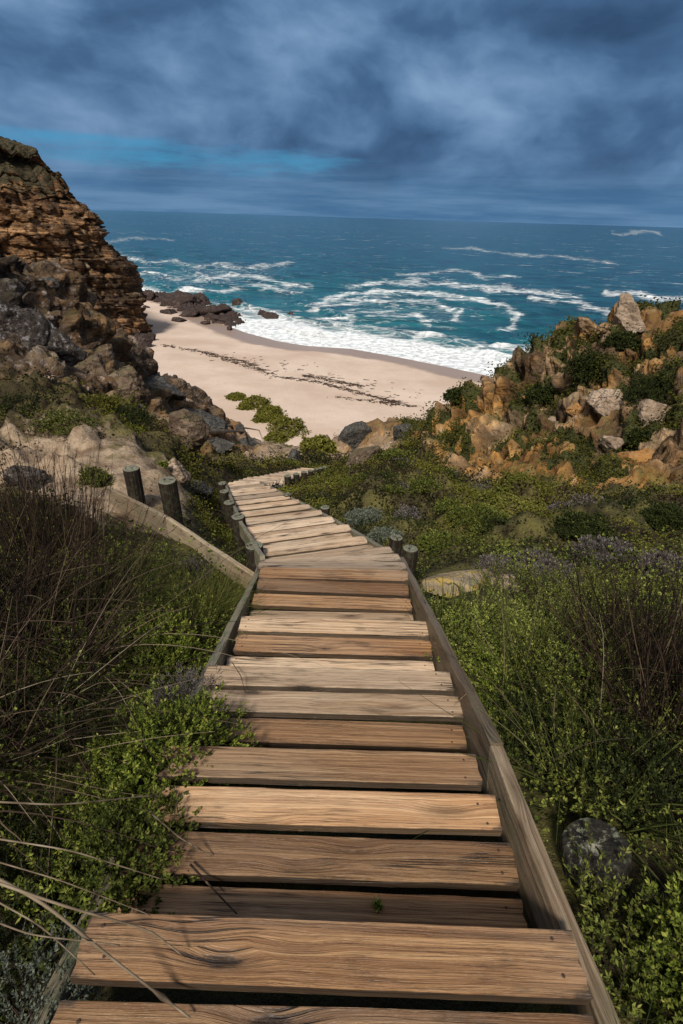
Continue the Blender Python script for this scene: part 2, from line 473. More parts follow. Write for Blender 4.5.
def ground_mat():
    n = NT('hillside_ground'); P = n.n('ShaderNodeNewGeometry').outputs['Position']
    rock = n.attr('rock'); sand = n.attr('sand'); warm = n.attr('warm'); cr = n.attr('cellrand')
    crack = n.attr('crack'); grn = n.attr('green')
    a = n.noise(P, .55, 7, .62); b = n.noise(P, 3.2, 7, .68); f = n.noise(P, 26., 5, .7)
    k = n.math('ADD', n.math('MULTIPLY', a, .35), n.math('ADD', n.math('MULTIPLY', b, .4), n.math('MULTIPLY', cr, .25)))
    tan = n.ramp(k, [(.28, (.085, .045, .022)), (.42, (.29, .17, .08)), (.55, (.45, .295, .165)), (.70, (.56, .43, .30))])
    org = n.ramp(n.math('ADD', n.math('MULTIPLY', b, .6), n.math('MULTIPLY', cr, .4)), [(.25, (.13, .058, .02)), (.48, (.44, .22, .06)), (.72, (.58, .35, .14))])
    tan = n.mix(n.maprange(n.noise(P, .33, 4, .6), .43, .56), tan, org)
    gry = n.ramp(k, [(.3, (.016, .012, .009)), (.47, (.058, .043, .032)), (.6, (.14, .11, .085)), (.75, (.27, .23, .20))])
    gry = n.mix(n.maprange(n.noise(P, 4.5, 8, .8), .52, .60, 0., .85), gry, (.36, .33, .33))
    gry = n.mix(n.maprange(n.noise(P, 1.7, 6, .7), .52, .62, 0., .8), gry, (.014, .011, .009))
    gry = n.mix(n.maprange(n.noise(P, .8, 5, .6), .53, .66, 0., .85), gry, (.24, .15, .08))
    rc = n.mix(warm, gry, tan)
    rc = n.mix(n.maprange(f, .56, .70, 0., .3), rc, (.04, .03, .022))
    rc = n.mix(n.math('MULTIPLY', crack, .85), rc, (.018, .014, .011))
    sd = n.mix(n.maprange(b, .35, .65), (.20, .135, .085), (.42, .32, .225))
    sd = n.mix(n.maprange(f, .52, .68, 0., .6), sd, (.15, .10, .065))
    sd = n.mix(n.maprange(n.noise(P, 1.3, 6, .7), .55, .68, 0., .8), sd, (.10, .07, .045))
    soil = n.mix(n.maprange(b, .35, .7), (.016, .011, .007), (.10, .068, .038))
    gg = n.mix(n.maprange(n.noise(P, 1.1, 6, .65), .4, .6), (.045, .042, .017), (.13, .115, .035))
    gg = n.mix(n.maprange(f, .45, .65, 0., .6), gg, (.05, .038, .022))
    gd = n.mix(n.math('MULTIPLY', grn, n.maprange(b, .36, .55)), soil, gg)
    nb = n.math('MULTIPLY', n.math('SUBTRACT', b, .5), .9)
    c = n.mix(n.maprange(n.math('ADD', sand, nb), .35, .6), gd, sd)
    c = n.mix(n.maprange(n.math('ADD', rock, nb), .4, .55), c, rc)
    # creeping green over the ledges
    nz = n.sep(n.n('ShaderNodeNewGeometry').outputs['Normal'])[2]
    c = n.mix(n.math('MULTIPLY', n.maprange(nz, .62, .85), n.math('MULTIPLY', n.maprange(a, .47, .57), grn)), c, gg)
    c = n.mix(n.maprange(n.math('ADD', n.attr('ledge'), nb), .35, .6), c, n.mix(n.maprange(f, .4, .6), (.022, .026, .010), (.065, .065, .020)))
    Pw = n.vmath('ADD', n.mapping(P, (1., 1., 1.7), (0, 0, 0), (0, .5, 0)), n.vmath('MULTIPLY', n.noise(P, 1.5, 4, .6, 0., 1), (.35, .35, .35)))
    fac = n.math('ADD', n.voro(Pw, 1.3), n.math('MULTIPLY', n.voro(Pw, 3.8), .45))
    h = n.math('ADD', n.math('ADD', n.math('MULTIPLY', b, .7), n.math('MULTIPLY', fac, n.math('MULTIPLY', rock, 1.8))), n.math('MULTIPLY', f, .25))
    return n.done(n.principled(c, .92, n.bump(h, 1., .14), .15))


M['ground'] = ground_mat()


def sand_mat():
    n = NT('beach_sand'); P = n.n('ShaderNodeNewGeometry').outputs['Position']
    a = n.noise(P, .05, 5, .6); b = n.noise(P, .35, 6, .65); f = n.noise(P, 3., 4, .7)
    c = n.mix(n.maprange(a, .35, .65), (.46, .35, .275), (.565, .455, .375))
    c = n.mix(n.maprange(b, .52, .7, 0., .35), c, (.48, .345, .26))
    c = n.mix(n.maprange(f, .52, .66, 0., .35), c, (.38, .265, .195))
    fp = n.voro(P, .9, 'F1')
    c = n.mix(n.math('MULTIPLY', n.maprange(fp, .06, .2, .45, 0.), n.maprange(a, .45, .6)), c, (.33, .23, .17))
    wet = n.maprange(n.math('ADD', n.attr('wet'), n.math('MULTIPLY', n.math('SUBTRACT', b, .5), .5)), .4, .75)
    c = n.mix(wet, c, (.30, .215, .165))
    rough = n.mix(wet, (.95, .95, .95), (.3, .3, .3))
    return n.done(n.principled(c, rough, n.bump(n.math('ADD', b, n.math('MULTIPLY', f, .3)), .5, .25), .3))


M['sand'] = sand_mat()


def sea_mat():
    n = NT('sea_water'); P = n.n('ShaderNodeNewGeometry').outputs['Position']
    foam = n.attr('foam'); surf = n.attr('surf'); sh = n.attr('shallow'); far = n.attr('far')
    w1 = n.noise(n.mapping(P, (.035, .09, 1), (0, 0, 0), (0, 0, -.25)), 1., 6, .62)
    w2 = n.noise(n.mapping(P, (.25, .5, 1), (0, 0, 0), (0, 0, -.3)), 1., 5, .65)
    deep = n.mix(n.maprange(w1, .36, .64), (.004, .036, .066), (.009, .082, .118))
    teal = n.mix(n.maprange(w1, .36, .64), (.005, .075, .105), (.015, .17, .19))
    c = n.mix(sh, deep, teal)
    fn = n.noise(n.mapping(P, (.10, .17, 1), (3, 1, 0), (0, 0, -.3)), 1., 8, .62, .8)
    fl = n.voro(n.vmath('ADD', n.mapping(P, (.09, .14, 1)), n.vmath('MULTIPLY', n.noise(P, .12, 5, .6, 0., 1), (1.6, 1.6, 1.6))), 1., 'DISTANCE_TO_EDGE')
    lace = n.maprange(fl, .02, .16, 1., 0.)
    t = n.math('ADD', n.math('MULTIPLY', foam, 1.25), n.math('ADD', n.math('MULTIPLY', n.math('SUBTRACT', fn, .5), n.math('SUBTRACT', 1.8, n.math('MULTIPLY', surf, .5))), n.math('MULTIPLY', lace, .24)))
    fm = n.maprange(t, .34, 1.10)
    # scattered whitecaps
    wc = n.noise(n.mapping(P, (.03, .085, 1), (9, 4, 0), (0, 0, -.12)), 1., 7, .68)
    wm = n.noise(P, .006, 3, .5)
    caps = n.math('MULTIPLY', n.maprange(wc, .56, .70, 0., .6), n.maprange(wm, .45, .6))
    fm = n.math('MAXIMUM', fm, n.math('MULTIPLY', caps, far))
    fm = n.math('MULTIPLY', fm, n.maprange(n.noise(P, .5, 6, .7), .32, .56, .62, 1.))
    col = n.mix(fm, c, (.86, .89, .90))
    rough = n.mix(fm, (.16, .16, .16), (.8, .8, .8))
    hgt = n.math('ADD', n.math('MULTIPLY', w1, 1.4), n.math('MULTIPLY', w2, .5))
    nm = n.bump(n.math('ADD', hgt, n.math('MULTIPLY', fm, .4)), 1., 1.8)
    return n.done(n.principled(col, rough, nm, .25))


M['sea'] = sea_mat()

# ------------------------------------------------------------------ the boardwalk's line, and the lie of the land
D2 = 11.0
_l, _r = at(226, 485, D2), at(260, 484, D2)
ZB2 = float((_l[2] + _r[2]) / 2 - H)
SL2 = (ZB2 + 2.72) / (D2 - 3.85)


def wz(y):                      # nosing line of the stairs, relative to the eye
    y = np.asarray(y, float)
    return np.where(y < .6, -1.52 - .18 * (y - .6), np.where(y < 3.85, -1.52 - .369 * (y - .6), -2.72 + SL2 * (y - 3.85)))


A2 = np.array([-.11, 3.95]); B2 = ((_l + _r) / 2)[:2]           # centre line, second flight
WE2 = float(_r[0] - _l[0]) * .97                                 # it narrows to this
A3 = at(265, 480.5, 13.)[:2]; B3 = at(312, 469.5, 20.)[:2]      # third flight, seen again beyond the drop
ZA, ZB = float(at(265, 480.5, 13.)[2] - H), float(at(312, 469.5, 20.)[2] - H)
E2 = B2.copy(); ZE = ZB2 - .1


def Z3(y):
    y = np.asarray(y, float)
    return np.where(y < A3[1], ZE + (ZA - ZE) * (y - D2) / (A3[1] - D2), ZA + (ZB - ZA) * (y - A3[1]) / (B3[1] - A3[1]))


def seg_dist(x, y, a, b):
    d = b - a; t = np.clip(((x - a[0]) * d[0] + (y - a[1]) * d[1]) / (d @ d), 0, 1)
    return np.hypot(x - a[0] - t * d[0], y - a[1] - t * d[1])


# surveyed points: pixel, distance forward, rock, sand, warm, green
CP = []


def cp(px, py, d, rock=0, sand=0, warm=.5, green=1.):
    p = at(px, py, d); CP.append((p[0], p[1], p[2] - H, rock, sand, warm, green))


def raw(x, y, z, rock=0, sand=0, warm=.5, green=1.):
    CP.append((x, y, z, rock, sand, warm, green))


for y in (-2.2, -1.2, 0., .6, 1.2, 1.9, 2.7, 3.6):
    w = float(wz(y))
    raw(-.85, y, w - .10); raw(.85, y, w - .18)
    if y < 2.2:
        raw(-2.2, y, w + .06); raw(2.2, y, w - .22)
        raw(-5, y, w + .7); raw(5, y, w - .1)
for y in (4.5, 6, 7.5, 9, 10.7):
    cx = A2[0] + (B2[0] - A2[0]) * (y - A2[1]) / (B2[1] - A2[1]); w = float(wz(y))
    raw(cx - .9, y, w - .14, 0, .1); raw(cx + .95, y, w - .45)
for y in (12, 13.5, 15, 17, 19.5):
    cx = np.interp(y, [D2, A3[1], B3[1]], [E2[0], A3[0], B3[0]])
    raw(cx - .9, y, float(Z3(y)) - .1, 0, .1); raw(cx + .9, y, float(Z3(y)) - .3)
# left bank and slope
cp(0, 600, 2.6); cp(0, 520, 4.2); cp(60, 500, 5.0, 0, .5); cp(110, 540, 4.3, 0, .3); cp(190, 540, 4.6, 0, .3)
cp(30, 470, 6.3, .3, .7, .6); cp(100, 470, 6.2, 0, 1.); cp(140, 455, 7.0, .1, .9); cp(185, 490, 7.2, .4, .5, .5)
cp(60, 440, 7.5, .1, .55, .4, .6); cp(-60, 440, 7.8, .2, .4); cp(120, 430, 9, 0, .1, .5, .6); cp(0, 395, 10.5, .15, .15, .3, .6); cp(60, 395, 11.5, .3, .2, .3, .5)
cp(-100, 330, 13, .8, 0, .1); cp(0, 345, 14, 1, 0, .0, .3); cp(60, 365, 16, 1, 0, .05, .3); cp(110, 390, 15, .6, .2, .3, .4)
cp(160, 425, 13, .35, .35, .45, .5); cp(195, 455, 15, .4, .3, .5, .5); cp(210, 470, 12.5, .1, .2, .5, .6)
cp(0, 290, 18, 1, 0, .0, .2); cp(40, 320, 21, 1, 0, .1, .2); cp(-120, 220, 22, 1, 0, .1, .2)
cp(0, 240, 23, 1, 0, .2, .3); cp(30, 286, 25, 1, 0, .2, .3); cp(60, 322, 28, 1, 0, .25, .3); cp(92, 347, 31, 1, 0, .2, .2)
cp(125, 368, 36, 1, 0, .1, .1); cp(160, 388, 42, 1, 0, .0, .1); cp(200, 412, 50, 1, 0, .05, .1); cp(228, 430, 56, .8, .2, .2, .3)
cp(100, 365, 22, .9, 0, .3, .4); cp(130, 390, 24, .9, 0, .4, .4); cp(165, 415, 28, .8, .5, .5, .3); cp(200, 430, 34, .75, .8, .5, .2)
cp(200, 445, 22, .7, .4, .5, .3); cp(240, 445, 38, .6, .9, .5, .2); cp(265, 448, 52, .3, 1., .6, .2); cp(235, 460, 20, .3, .5, .5, .4); cp(262, 461, 27, .2, .6, .5, .4)
# gully mouth
cp(300, 458, 34, .2, .5); cp(325, 458, 34, .4, .6); cp(320, 449, 58, .3, 1.); cp(292, 447, 66, .2, 1)
cp(345, 440, 62, .7, .9, .5, .3); cp(375, 440, 56, .5, 1., .6, .4); cp(405, 433, 52, .6, .8, .6, .4); cp(370, 460, 28, .2, .6, .6, .5); cp(345, 472, 20, 0, .1); cp(350, 452, 44, .5, .95, .6, .2); cp(395, 447, 42, .45, .95, .6, .3); cp(420, 444, 33, .6, .6, .8, .4)
# right slope
cp(430, 600, 3.5); cp(560, 600, 3.5); cp(683, 600, 3.4); cp(683, 700, 1.95); cp(760, 700, 1.9); cp(760, 560, 4.4)
cp(470, 545, 5.5); cp(600, 545, 5.3); cp(683, 540, 5.2); cp(400, 505, 8.3); cp(480, 505, 8.2); cp(560, 510, 7.4, .1, .2); cp(683, 505, 6.6)
cp(400, 480, 13.5); cp(330, 480, 15.5); cp(450, 482, 12.4, .3, 0, 1); cp(520, 483, 10.5, .6, .0, 1, .7); cp(600, 485, 9., .6, .1, 1, .7); cp(683, 480, 8.2, .7, .1, 1, .7)
cp(410, 460, 23, .15, .25, 1); cp(440, 462, 19, .45, 0, 1); cp(480, 455, 16.5, .8, 0, 1, .6); cp(540, 455, 13.5, .9, .0, 1, .5); cp(620, 450, 11.5, .9, 0, 1, .5); cp(683, 440, 10.6, .9, 0, 1, .4)
cp(430, 430, 31, .7, .1, .9, .8); cp(460, 420, 24, .9, 0, 1, .6); cp(500, 405, 20, 1, 0, 1, .5); cp(560, 400, 17, .9, 0, .9, .8); cp(620, 390, 14.5, .9, 0, .9, .7); cp(683, 370, 13, .7, 0, .8, 1)
cp(683, 338, 18, .8, 0, .8, .9); cp(655, 330, 20, 1, 0, .7, .6); cp(630, 322, 21, 1, 0, .6, .4); cp(600, 336, 22, .9, 0, .8, .8); cp(560, 348, 24, .9, 0, .8, .8)
cp(522, 376, 26, 1, 0, 1, .5); cp(475, 403, 31, .9, 0, .9, .8); cp(432, 422, 38, .8, .1, .9, .9); cp(410, 424, 45, .7, .3, .8, .8)
cp(760, 345, 16, .8, 0, .8, .9); cp(820, 350, 14, .8, 0, .8, .9); cp(820, 430, 9, .8, 0, .8)
# hidden backs of the two spurs, down to the beach
for (px, py, d) in ((-120, 220, 22), (0, 240, 23), (60, 322, 28), (125, 368, 36), (200, 412, 50), (228, 430, 56)):
    p = at(px, py, d); k = d * .75 + 8
    raw(p[0] * (1 + k / d * .9), p[1] + k, -37.5, 1); raw(p[0] * (1 + k * 2.2 / d), p[1] + k * 2.2, -44, 1)
    q = p[2] - H
    raw(p[0] * (1 + .25), p[1] * 1.25, q * .55 + -37 * .45 if q > -25 else q * .6 - 15, 1, 0, .2)
for (px, py, d) in ((300, 448, 66), (345, 440, 62), (405, 425, 45)):
    p = at(px, py, d); raw(p[0], p[1] + 18, -36.5, 0, 1); raw(p[0], p[1] + 50, -44, 0, 1)
for (px, py, d) in ((820, 350, 14), (760, 345, 16), (683, 338, 18), (630, 322, 21), (560, 348, 24), (522, 376, 26), (475, 403, 31), (432, 422, 38)):
    p = at(px, py, d); q = p[2] - H
    raw(p[0] * 1.3, p[1] * 1.3, q - 4 - d * .1, 1, 0, .8); raw(p[0] * 2.4, p[1] * 2.4 + 10, -38, 1); raw(p[0] * 4, p[1] * 4 + 20, -46, 1)

CP = np.array(CP)
C0 = 3.0


def fan(x, y):
    return np.stack([x / (y + C0) * 2.0, np.log(y + C0) * 1.0], -1)


def tps_fit(P, vals, lam):
    n = len(P)
    d2 = ((P[:, None] - P[None]) ** 2).sum(-1)
    K = np.where(d2 > 1e-12, .5 * d2 * np.log(d2 + 1e-12), 0)
    A = np.zeros((n + 3, n + 3)); A[:n, :n] = K + lam * np.eye(n)
    A[:n, n] = 1; A[:n, n + 1:] = P; A[n, :n] = 1; A[n + 1:, :n] = P.T
    b = np.zeros((n + 3, vals.shape[1])); b[:n] = vals
    return np.linalg.solve(A, b)


FP = fan(CP[:, 0], CP[:, 1])
TW = tps_fit(FP, np.stack([CP[:, 2] / (CP[:, 1] + C0)], -1), 2e-4)
TM = tps_fit(FP, CP[:, 3:7], 4e-3)


def tps_eval(W, x, y):
    out = np.zeros((len(x), W.shape[1]))
    for s in range(0, len(x), 20000):
        P = fan(x[s:s + 20000], y[s:s + 20000])
        d2 = ((P[:, None] - FP[None]) ** 2).sum(-1)
        K = .5 * d2 * np.log(d2 + 1e-12)
        out[s:s + 20000] = K @ W[:-3] + W[-3] + P @ W[-2:]
    return out


def walk_mask(x, y):
    d1 = seg_dist(x, y, np.array([0, -3.]), np.array([0, 3.9]))
    d2 = seg_dist(x, y, A2, B2); d3 = np.minimum(seg_dist(x, y, A3, B3), seg_dist(x, y, E2, A3))
    return d1, d2, d3


def base_z(x, y):
    """height of the ground relative to the eye, before rock relief"""
    x = np.asarray(x, float).ravel(); y = np.asarray(y, float).ravel()
    z = tps_eval(TW, x, y)[:, 0] * (y + C0)
    d1, d2, d3 = walk_mask(x, y)
    for d, zz in ((d1, wz(y) - .22), (d2, wz(y) - .38), (d3, Z3(y) - .2)):
        m = 1 - sstep(.65, 1.25, d)
        z = z * (1 - m) + np.minimum(z, zz) * m
        m2 = 1 - sstep(.6, .8, d)
        z = z * (1 - m2) + zz * m2
    return z


# hillside mesh: a fan of points, finer near the eye
us = np.linspace(-1.25, 1.22, 620)
ys = [-2.4]
while ys[-1] < 125:
    y = ys[-1]
    st = .012 if y < 6 else (.0052 if y < 45 else .012)
    ys.append(y + (y + C0) * st)
ys = np.array(ys)
Y, UU = np.meshgrid(ys, us, indexing='ij')
# spread the fan a little wider close to the eye
X = UU * (Y + C0) * np.where(Y < 6, 1.0, 1.0)
xf, yf = X.ravel(), Y.ravel()
zf = base_z(xf, yf)
mk = np.clip(tps_eval(TM, xf, yf), 0, 1)
nr, nc = Y.shape
rockm, sandm, warmm, greenm = mk.T
d1, d2, d3 = walk_mask(xf, yf)
near_walk = 1 - sstep(.9, 2.2, np.minimum(np.minimum(d1, d2), d3))
rockm = rockm * (1 - near_walk)
P3 = np.stack([xf, yf, zf], -1)
G = P3.reshape(nr, nc, 3)
gx = np.gradient(G, axis=1); gy = np.gradient(G, axis=0)
Nn = np.cross(gx, gy).reshape(-1, 3); Nn /= np.linalg.norm(Nn, axis=1)[:, None] + 1e-9
dist = np.hypot(xf, yf)
# tilted bedding coordinates for the fractured rock
ca, sa = math.cos(.5), math.sin(.5)
Q = np.stack([xf * ca - zf * sa, yf, (xf * sa + zf * ca) * 1.7], -1)
Q = Q + .35 * np.stack([fbm(P3 * .5, 3), fbm(P3 * .5 + 40, 3), fbm(P3 * .5 + 80, 3)], -1)
bl = .9 * (1 - .0)
NB = np.array([.52, .22, .82]); NB /= np.linalg.norm(NB)
T1 = np.cross(NB, [0, 1., 0]); T1 /= np.linalg.norm(T1); T2 = np.cross(NB, T1)
pb = P3 @ NB + .30 * fbm(P3 * .3, 3) + .05 * fbm(P3 * 2., 3)


def beds(T, W, seed, P=P3):
    """broken beds: each joint block stands out by its own amount, with a ledge at every bed"""
    b = pb / T; Lr = np.floor(b); fr = b - Lr
    w2 = .25 * np.stack([fbm(P3 / W + seed, 2), fbm(P3 / W + seed + 20, 2)], -1)
    F1, F2, r, o = cell(np.stack([P3 @ T1 / W + w2[:, 0], P3 @ T2 / W + w2[:, 1], Lr * 3.7 + .5 + seed], -1))
    gap_ = np.minimum(np.minimum(fr, 1 - fr) * 2.2, (F2 - F1) * 1.2)
    h = (r[:, 3] - .5) * 1.5 + .45 * (fr - .5)
    return h, 1 - sstep(.0, .20, gap_), r


h1, k1, ra = beds(1.7, 2.6, 3.)
h2, k2, rb = beds(.62, 1.0, 11.)
h3, k3, rc_ = beds(.20, .36, 29.)
cra, crb, crc = k1, k2, k3
HN_ = Nn
rough_ = fbm(P3 * .9, 5)
sc = np.clip(dist / 18, .3, 1.5)
disp = rockm * (sc * (.74 * h1 + .30 * (.6 - 1.6 * np.abs(rough_)) - .24 * k1) + np.minimum(sc, 1.2) * (.55 * h2 - .20 * k2) + .17 * h3 - .06 * k3 + .09 * fbm(P3 * 3.2, 5) - .10)
dg = np.pad(disp.reshape(nr, nc), 1, 'edge')
dg = (dg[1:-1, 1:-1] * 6 + dg[:-2, 1:-1] + dg[2:, 1:-1] + dg[1:-1, :-2] + dg[1:-1, 2:]) / 10
disp = dg.ravel()
soft = (1 - rockm) * (.10 * fbm(P3 * .8 + 9, 4) * np.clip(dist / 7, .15, 2.0) + .03 * fbm(P3 * 3.5, 3) * np.clip(dist / 4, .2, 2))
soft *= (1 - .85 * near_walk)
# hummocks of low scrub out on the slopes
hum = np.maximum(0, fbm(P3 * np.array([1.3, 1.3, .6]) + 55, 3)) * .6 * (1 - rockm) * sstep(3.5, 8, dist) * (1 - near_walk)
V = P3 + Nn * (disp + soft + hum)[:, None]
V[:, 2] += H
crk = np.clip(cra * .8 + crb * .9 + crc * .35, 0, 1) * rockm
patch = fbm(np.stack([xf * .55, yf * .55, zf * .3], -1) + 13, 4)
patch2 = fbm(np.stack([xf * 1.4, yf * 1.4, zf], -1) + 47, 4)
ledge = sstep(.40, .7, rockm) * sstep(.3, .65, greenm) * sstep(.10, .22, patch + .35 * patch2 + .25 * (HN_[:, 2] - .6)) * np.where(xf > 0, 1., .30) * (dist < 70)
hill_me = mesh_np('hillside', V, [grid_faces(nr, nc)], {'rock': rockm, 'sand': sandm, 'warm': warmm, 'green': greenm,
                  'cellrand': .5 * ra[:, 4] + .5 * rb[:, 4], 'crack': crk, 'ledge': ledge}, True, [M['ground']])
tag(link('hillside', hill_me), 'steep rocky hillside with scrub running down to the beach', 'hillside', kind='structure')
HV = V; HN = Nn
tri = hill_me
BVH = BVHTree.FromPolygons([tuple(v) for v in V.tolist()], grid_faces(nr, nc).tolist())


def gz(x, y):
    h = BVH.ray_cast(Vector((x, y, 120.)), Vector((0, 0, -1)))
    return h[0].z if h[0] else float(base_z([x], [y])[0]) + H


def gpx(px, py):
    """ground point seen at a pixel"""
    v = Vector(ray(px, py)).normalized()
    h = BVH.ray_cast(Vector((0, 0, H)), v)
    return np.array(h[0]) if h[0] else atz(px, py, 1.)


# ------------------------------------------------------------------ beach
SHORE_PX = [(60, 262), (110, 282), (140, 294), (180, 303), (215, 322), (245, 333), (275, 341), (305, 346), (350, 349), (400, 358), (450, 368), (500, 379), (560, 393), (640, 412)]
SHORE = np.array([atz(a, b, .05)[:2] for a, b in SHORE_PX])


def poly_dist(x, y, L):
    """signed distance to a polyline (positive on its landward side = towards smaller y)"""
    best = np.full(len(x), 1e9); sg = np.ones(len(x))
    for a, b in zip(L[:-1], L[1:]):
        d = b - a; t = np.clip(((x - a[0]) * d[0] + (y - a[1]) * d[1]) / (d @ d), 0, 1)
        ex = x - a[0] - t * d[0]; ey = y - a[1] - t * d[1]
        r = np.hypot(ex, ey); cr = d[0] * (y - a[1]) - d[1] * (x - a[0])
        m = r < best - 1e-6
        best = np.where(m, r, best); sg = np.where(m, np.where(cr > 0, -1., 1.), sg)
    return best * sg


bx, by = np.meshgrid(np.linspace(-130, 110, 300), np.linspace(62, 275, 300))
bxf, byf = bx.ravel(), by.ravel()
sd = poly_dist(bxf, byf, SHORE)
bz = .04 + np.where(sd > 0, np.minimum(sd * .045, 2.6 + .01 * sd), sd * .06)
bz = np.maximum(bz, -3) + .12 * fbm(np.stack([bxf * .08, byf * .08, bz * 0], -1), 4) * sstep(2, 15, sd)
wet = 1 - sstep(3., 17., sd + 2.0 * fbm(np.stack([bxf * .05, byf * .05, bz * 0 + 3], -1), 3))
beach = link('beach', mesh_np('beach', np.stack([bxf, byf, bz], -1), [grid_faces(300, 300)], {'wet': wet}, True, [M['sand']]))
tag(beach, 'pale pinkish sand beach at the foot of the valley', 'beach', kind='structure')

# ------------------------------------------------------------------ sea
ss = np.concatenate([np.linspace(.36, .012, 420), np.geomspace(.0118, .0006, 60)])
yy_ = H / ss
uu_ = np.linspace(-1.5, 1.5, 760)
SY, SU = np.meshgrid(yy_, uu_, indexing='ij')
SX = SU * SY * .95
sxf, syf = SX.ravel(), SY.ravel()
rel = np.stack([sxf, syf, np.full(len(sxf), -H)], -1)
Zc = rel @ Fv
ppx = 341.5 + FPX * (rel @ Rv) / Zc; ppy = 512 - FPX * (rel @ Uv) / Zc
shd = poly_dist(sxf, syf, SHORE)                 # negative seaward


def pline(x, y, pts):
    best = np.full(len(x), 1e9); tt = np.zeros(len(x)); n = len(pts) - 1
    for i, (a, b) in enumerate(zip(pts[:-1], pts[1:])):
        a = np.array(a, float); b = np.array(b, float); d = b - a
        t = np.clip(((x - a[0]) * d[0] + (y - a[1]) * d[1]) / (d @ d), 0, 1)
        r = np.hypot((x - a[0] - t * d[0]), (y - a[1] - t * d[1]) * 1.9)
        m = r < best; best = np.where(m, r, best); tt = np.where(m, (i + t) / n, tt)
    return best, tt


def c8(*pts): return [(80 + a / 1.133, 200 + b / 1.133) for a, b in pts]


wob = 3.0 * fbm(np.stack([ppx * .03, ppy * .09, ppx * 0], -1), 4)
wob2 = 3.0 * fbm(np.stack([ppx * .03, ppy * .09, ppx * 0 + 9], -1), 4)
foam = np.zeros(len(sxf))
OUT = [(120, 276), (160, 287), (200, 297), (240, 303), (290, 312), (335, 319), (390, 326), (440, 334), (480, 341), (525, 345), (600, 352)]
op = np.array(OUT, float)
oy = np.interp(ppx, op[:, 0], op[:, 1])
SHP = np.array(SHORE_PX, float); sy_ = np.interp(ppx, SHP[:, 0], SHP[:, 1])
inz = sstep(-3, 5, ppy + wob * .8 - oy)
foam = np.maximum(foam, inz * (.52 + .42 * sstep(.1, .6, (ppy - oy) / np.maximum(sy_ - oy, 4))))
band = .5 + .5 * np.sin(2 * np.pi * (-shd / 17. + .5 * fbm(np.stack([sxf * .03, syf * .03, sxf * 0 + 6], -1), 3)))
deepk = 1 - sstep(.25, .75, (ppy - oy) / np.maximum(sy_ - oy, 4))
foam = foam * (1 - inz * deepk * .42 * (1 - band))
wash = 1 - sstep(.0, 7., np.abs(shd + 5)); foam = np.maximum(foam, .55 * wash)
for pts, w, k in ((c8((245, 122), (300, 109), (370, 105), (430, 110), (480, 120), (498, 132), (488, 144), (466, 148)), 3.2, .66),
                  (c8((250, 126), (300, 117), (345, 113), (400, 117), (430, 126), (418, 140)), 2.8, .62),
                  (c8((290, 97), (380, 92), (450, 99), (520, 105), (575, 108)), 3.2, .62),
                  (c8((30, 62), (90, 70), (140, 76), (190, 76), (250, 72)), 2.2, .5),
                  (c8((120, 92), (180, 84), (235, 95), (268, 98)), 3.4, .62),
                  (c8((150, 105), (200, 98), (240, 104), (255, 110)), 2.6, .56),
                  (c8((405, 52), (480, 60), (540, 65), (615, 71)), 1.6, .42),
                  (c8((600, 36), (660, 39)), 1.4, .42),
                  (c8((500, 110), (560, 118), (605, 130)), 3.0, .58),
                  (c8((590, 104), (640, 108), (690, 116)), 3.4, .66),
                  (c8((20, 50), (60, 44), (110, 46)), 1.6, .36),
                  (c8((350, 86), (420, 82), (500, 88)), 2.0, .48),
                  (c8((300, 140), (340, 128), (380, 132), (400, 146)), 3.0, .58),
                  (c8((60, 84), (110, 88), (150, 84)), 2.2, .5)):
    dd, tt = pline(ppx + wob * 1.6, ppy + wob2 * 1.3, pts); w = w * 2.1; k = k * .86
    foam = np.maximum(foam, k * np.exp(-(dd / w) ** 2) * sstep(0, .06, tt) * (1 - sstep(.94, 1., tt)))
mid = np.exp(-((ppx - 385) / 90) ** 2 - ((ppy - 312) / 16) ** 2)
foam = np.maximum(foam, .30 * mid)
foam = np.maximum(foam, .30 * np.exp(-((ppx - 210) / 80) ** 2 - ((ppy - 278) / 14) ** 2))
shal = np.clip(.75 * np.exp(-np.maximum(-shd, 0) / 75.) + .35 * np.exp(-((ppx - 400) / 140) ** 2 - ((ppy - 300) / 28) ** 2), 0, 1)
fade = np.exp(-syf / 900)
# swell running onto the beach: steepens and breaks near the shore
ph = -shd / 26 + .8 * fbm(np.stack([sxf * .008, syf * .008, sxf * 0], -1), 3)
swell = np.maximum(0, np.sin(ph * 2 * np.pi)) ** 3 * np.where(shd < -14, 1., np.exp((-14 - shd) * -1 / 6.) * 0 + .0) * np.exp(-np.maximum(-shd, 0) / 140.)
zz = .55 * fade * fbm(np.stack([sxf * .018, syf * .05, sxf * 0], -1), 4) + 1.9 * swell + .35 * foam * np.abs(fbm(np.stack([sxf * .12, syf * .12, sxf * 0 + 4], -1), 3))
zz *= sstep(0, 18, -shd)
# breaker bursts at the right end of the bay
for (px, py, hh, ww) in ((502, 348, 2.0, 20), (335, 320, 1.2, 22), (195, 292, 1.2, 24), (430, 338, 1.0, 22)):
    bu = np.exp(-((ppx - px) / ww) ** 2 - ((ppy - py) / 2.2) ** 2)
    zz += hh * bu * (.7 + .5 * fbm(np.stack([sxf * .2, syf * .2, sxf * 0 + 2], -1), 3)); foam = np.maximum(foam, .9 * bu)
far = sstep(130, 300, syf) * (1 - .5 * sstep(1500, 6000, syf))
sea = link('sea', mesh_np('sea', np.stack([sxf, syf, zz], -1), [grid_faces(*SY.shape)[:, ::-1]], {'foam': foam, 'surf': inz, 'shallow': shal, 'far': far}, True, [M['sea']]))
tag(sea, 'blue green sea with foam streaks and white surf along the beach', 'sea', kind='structure')


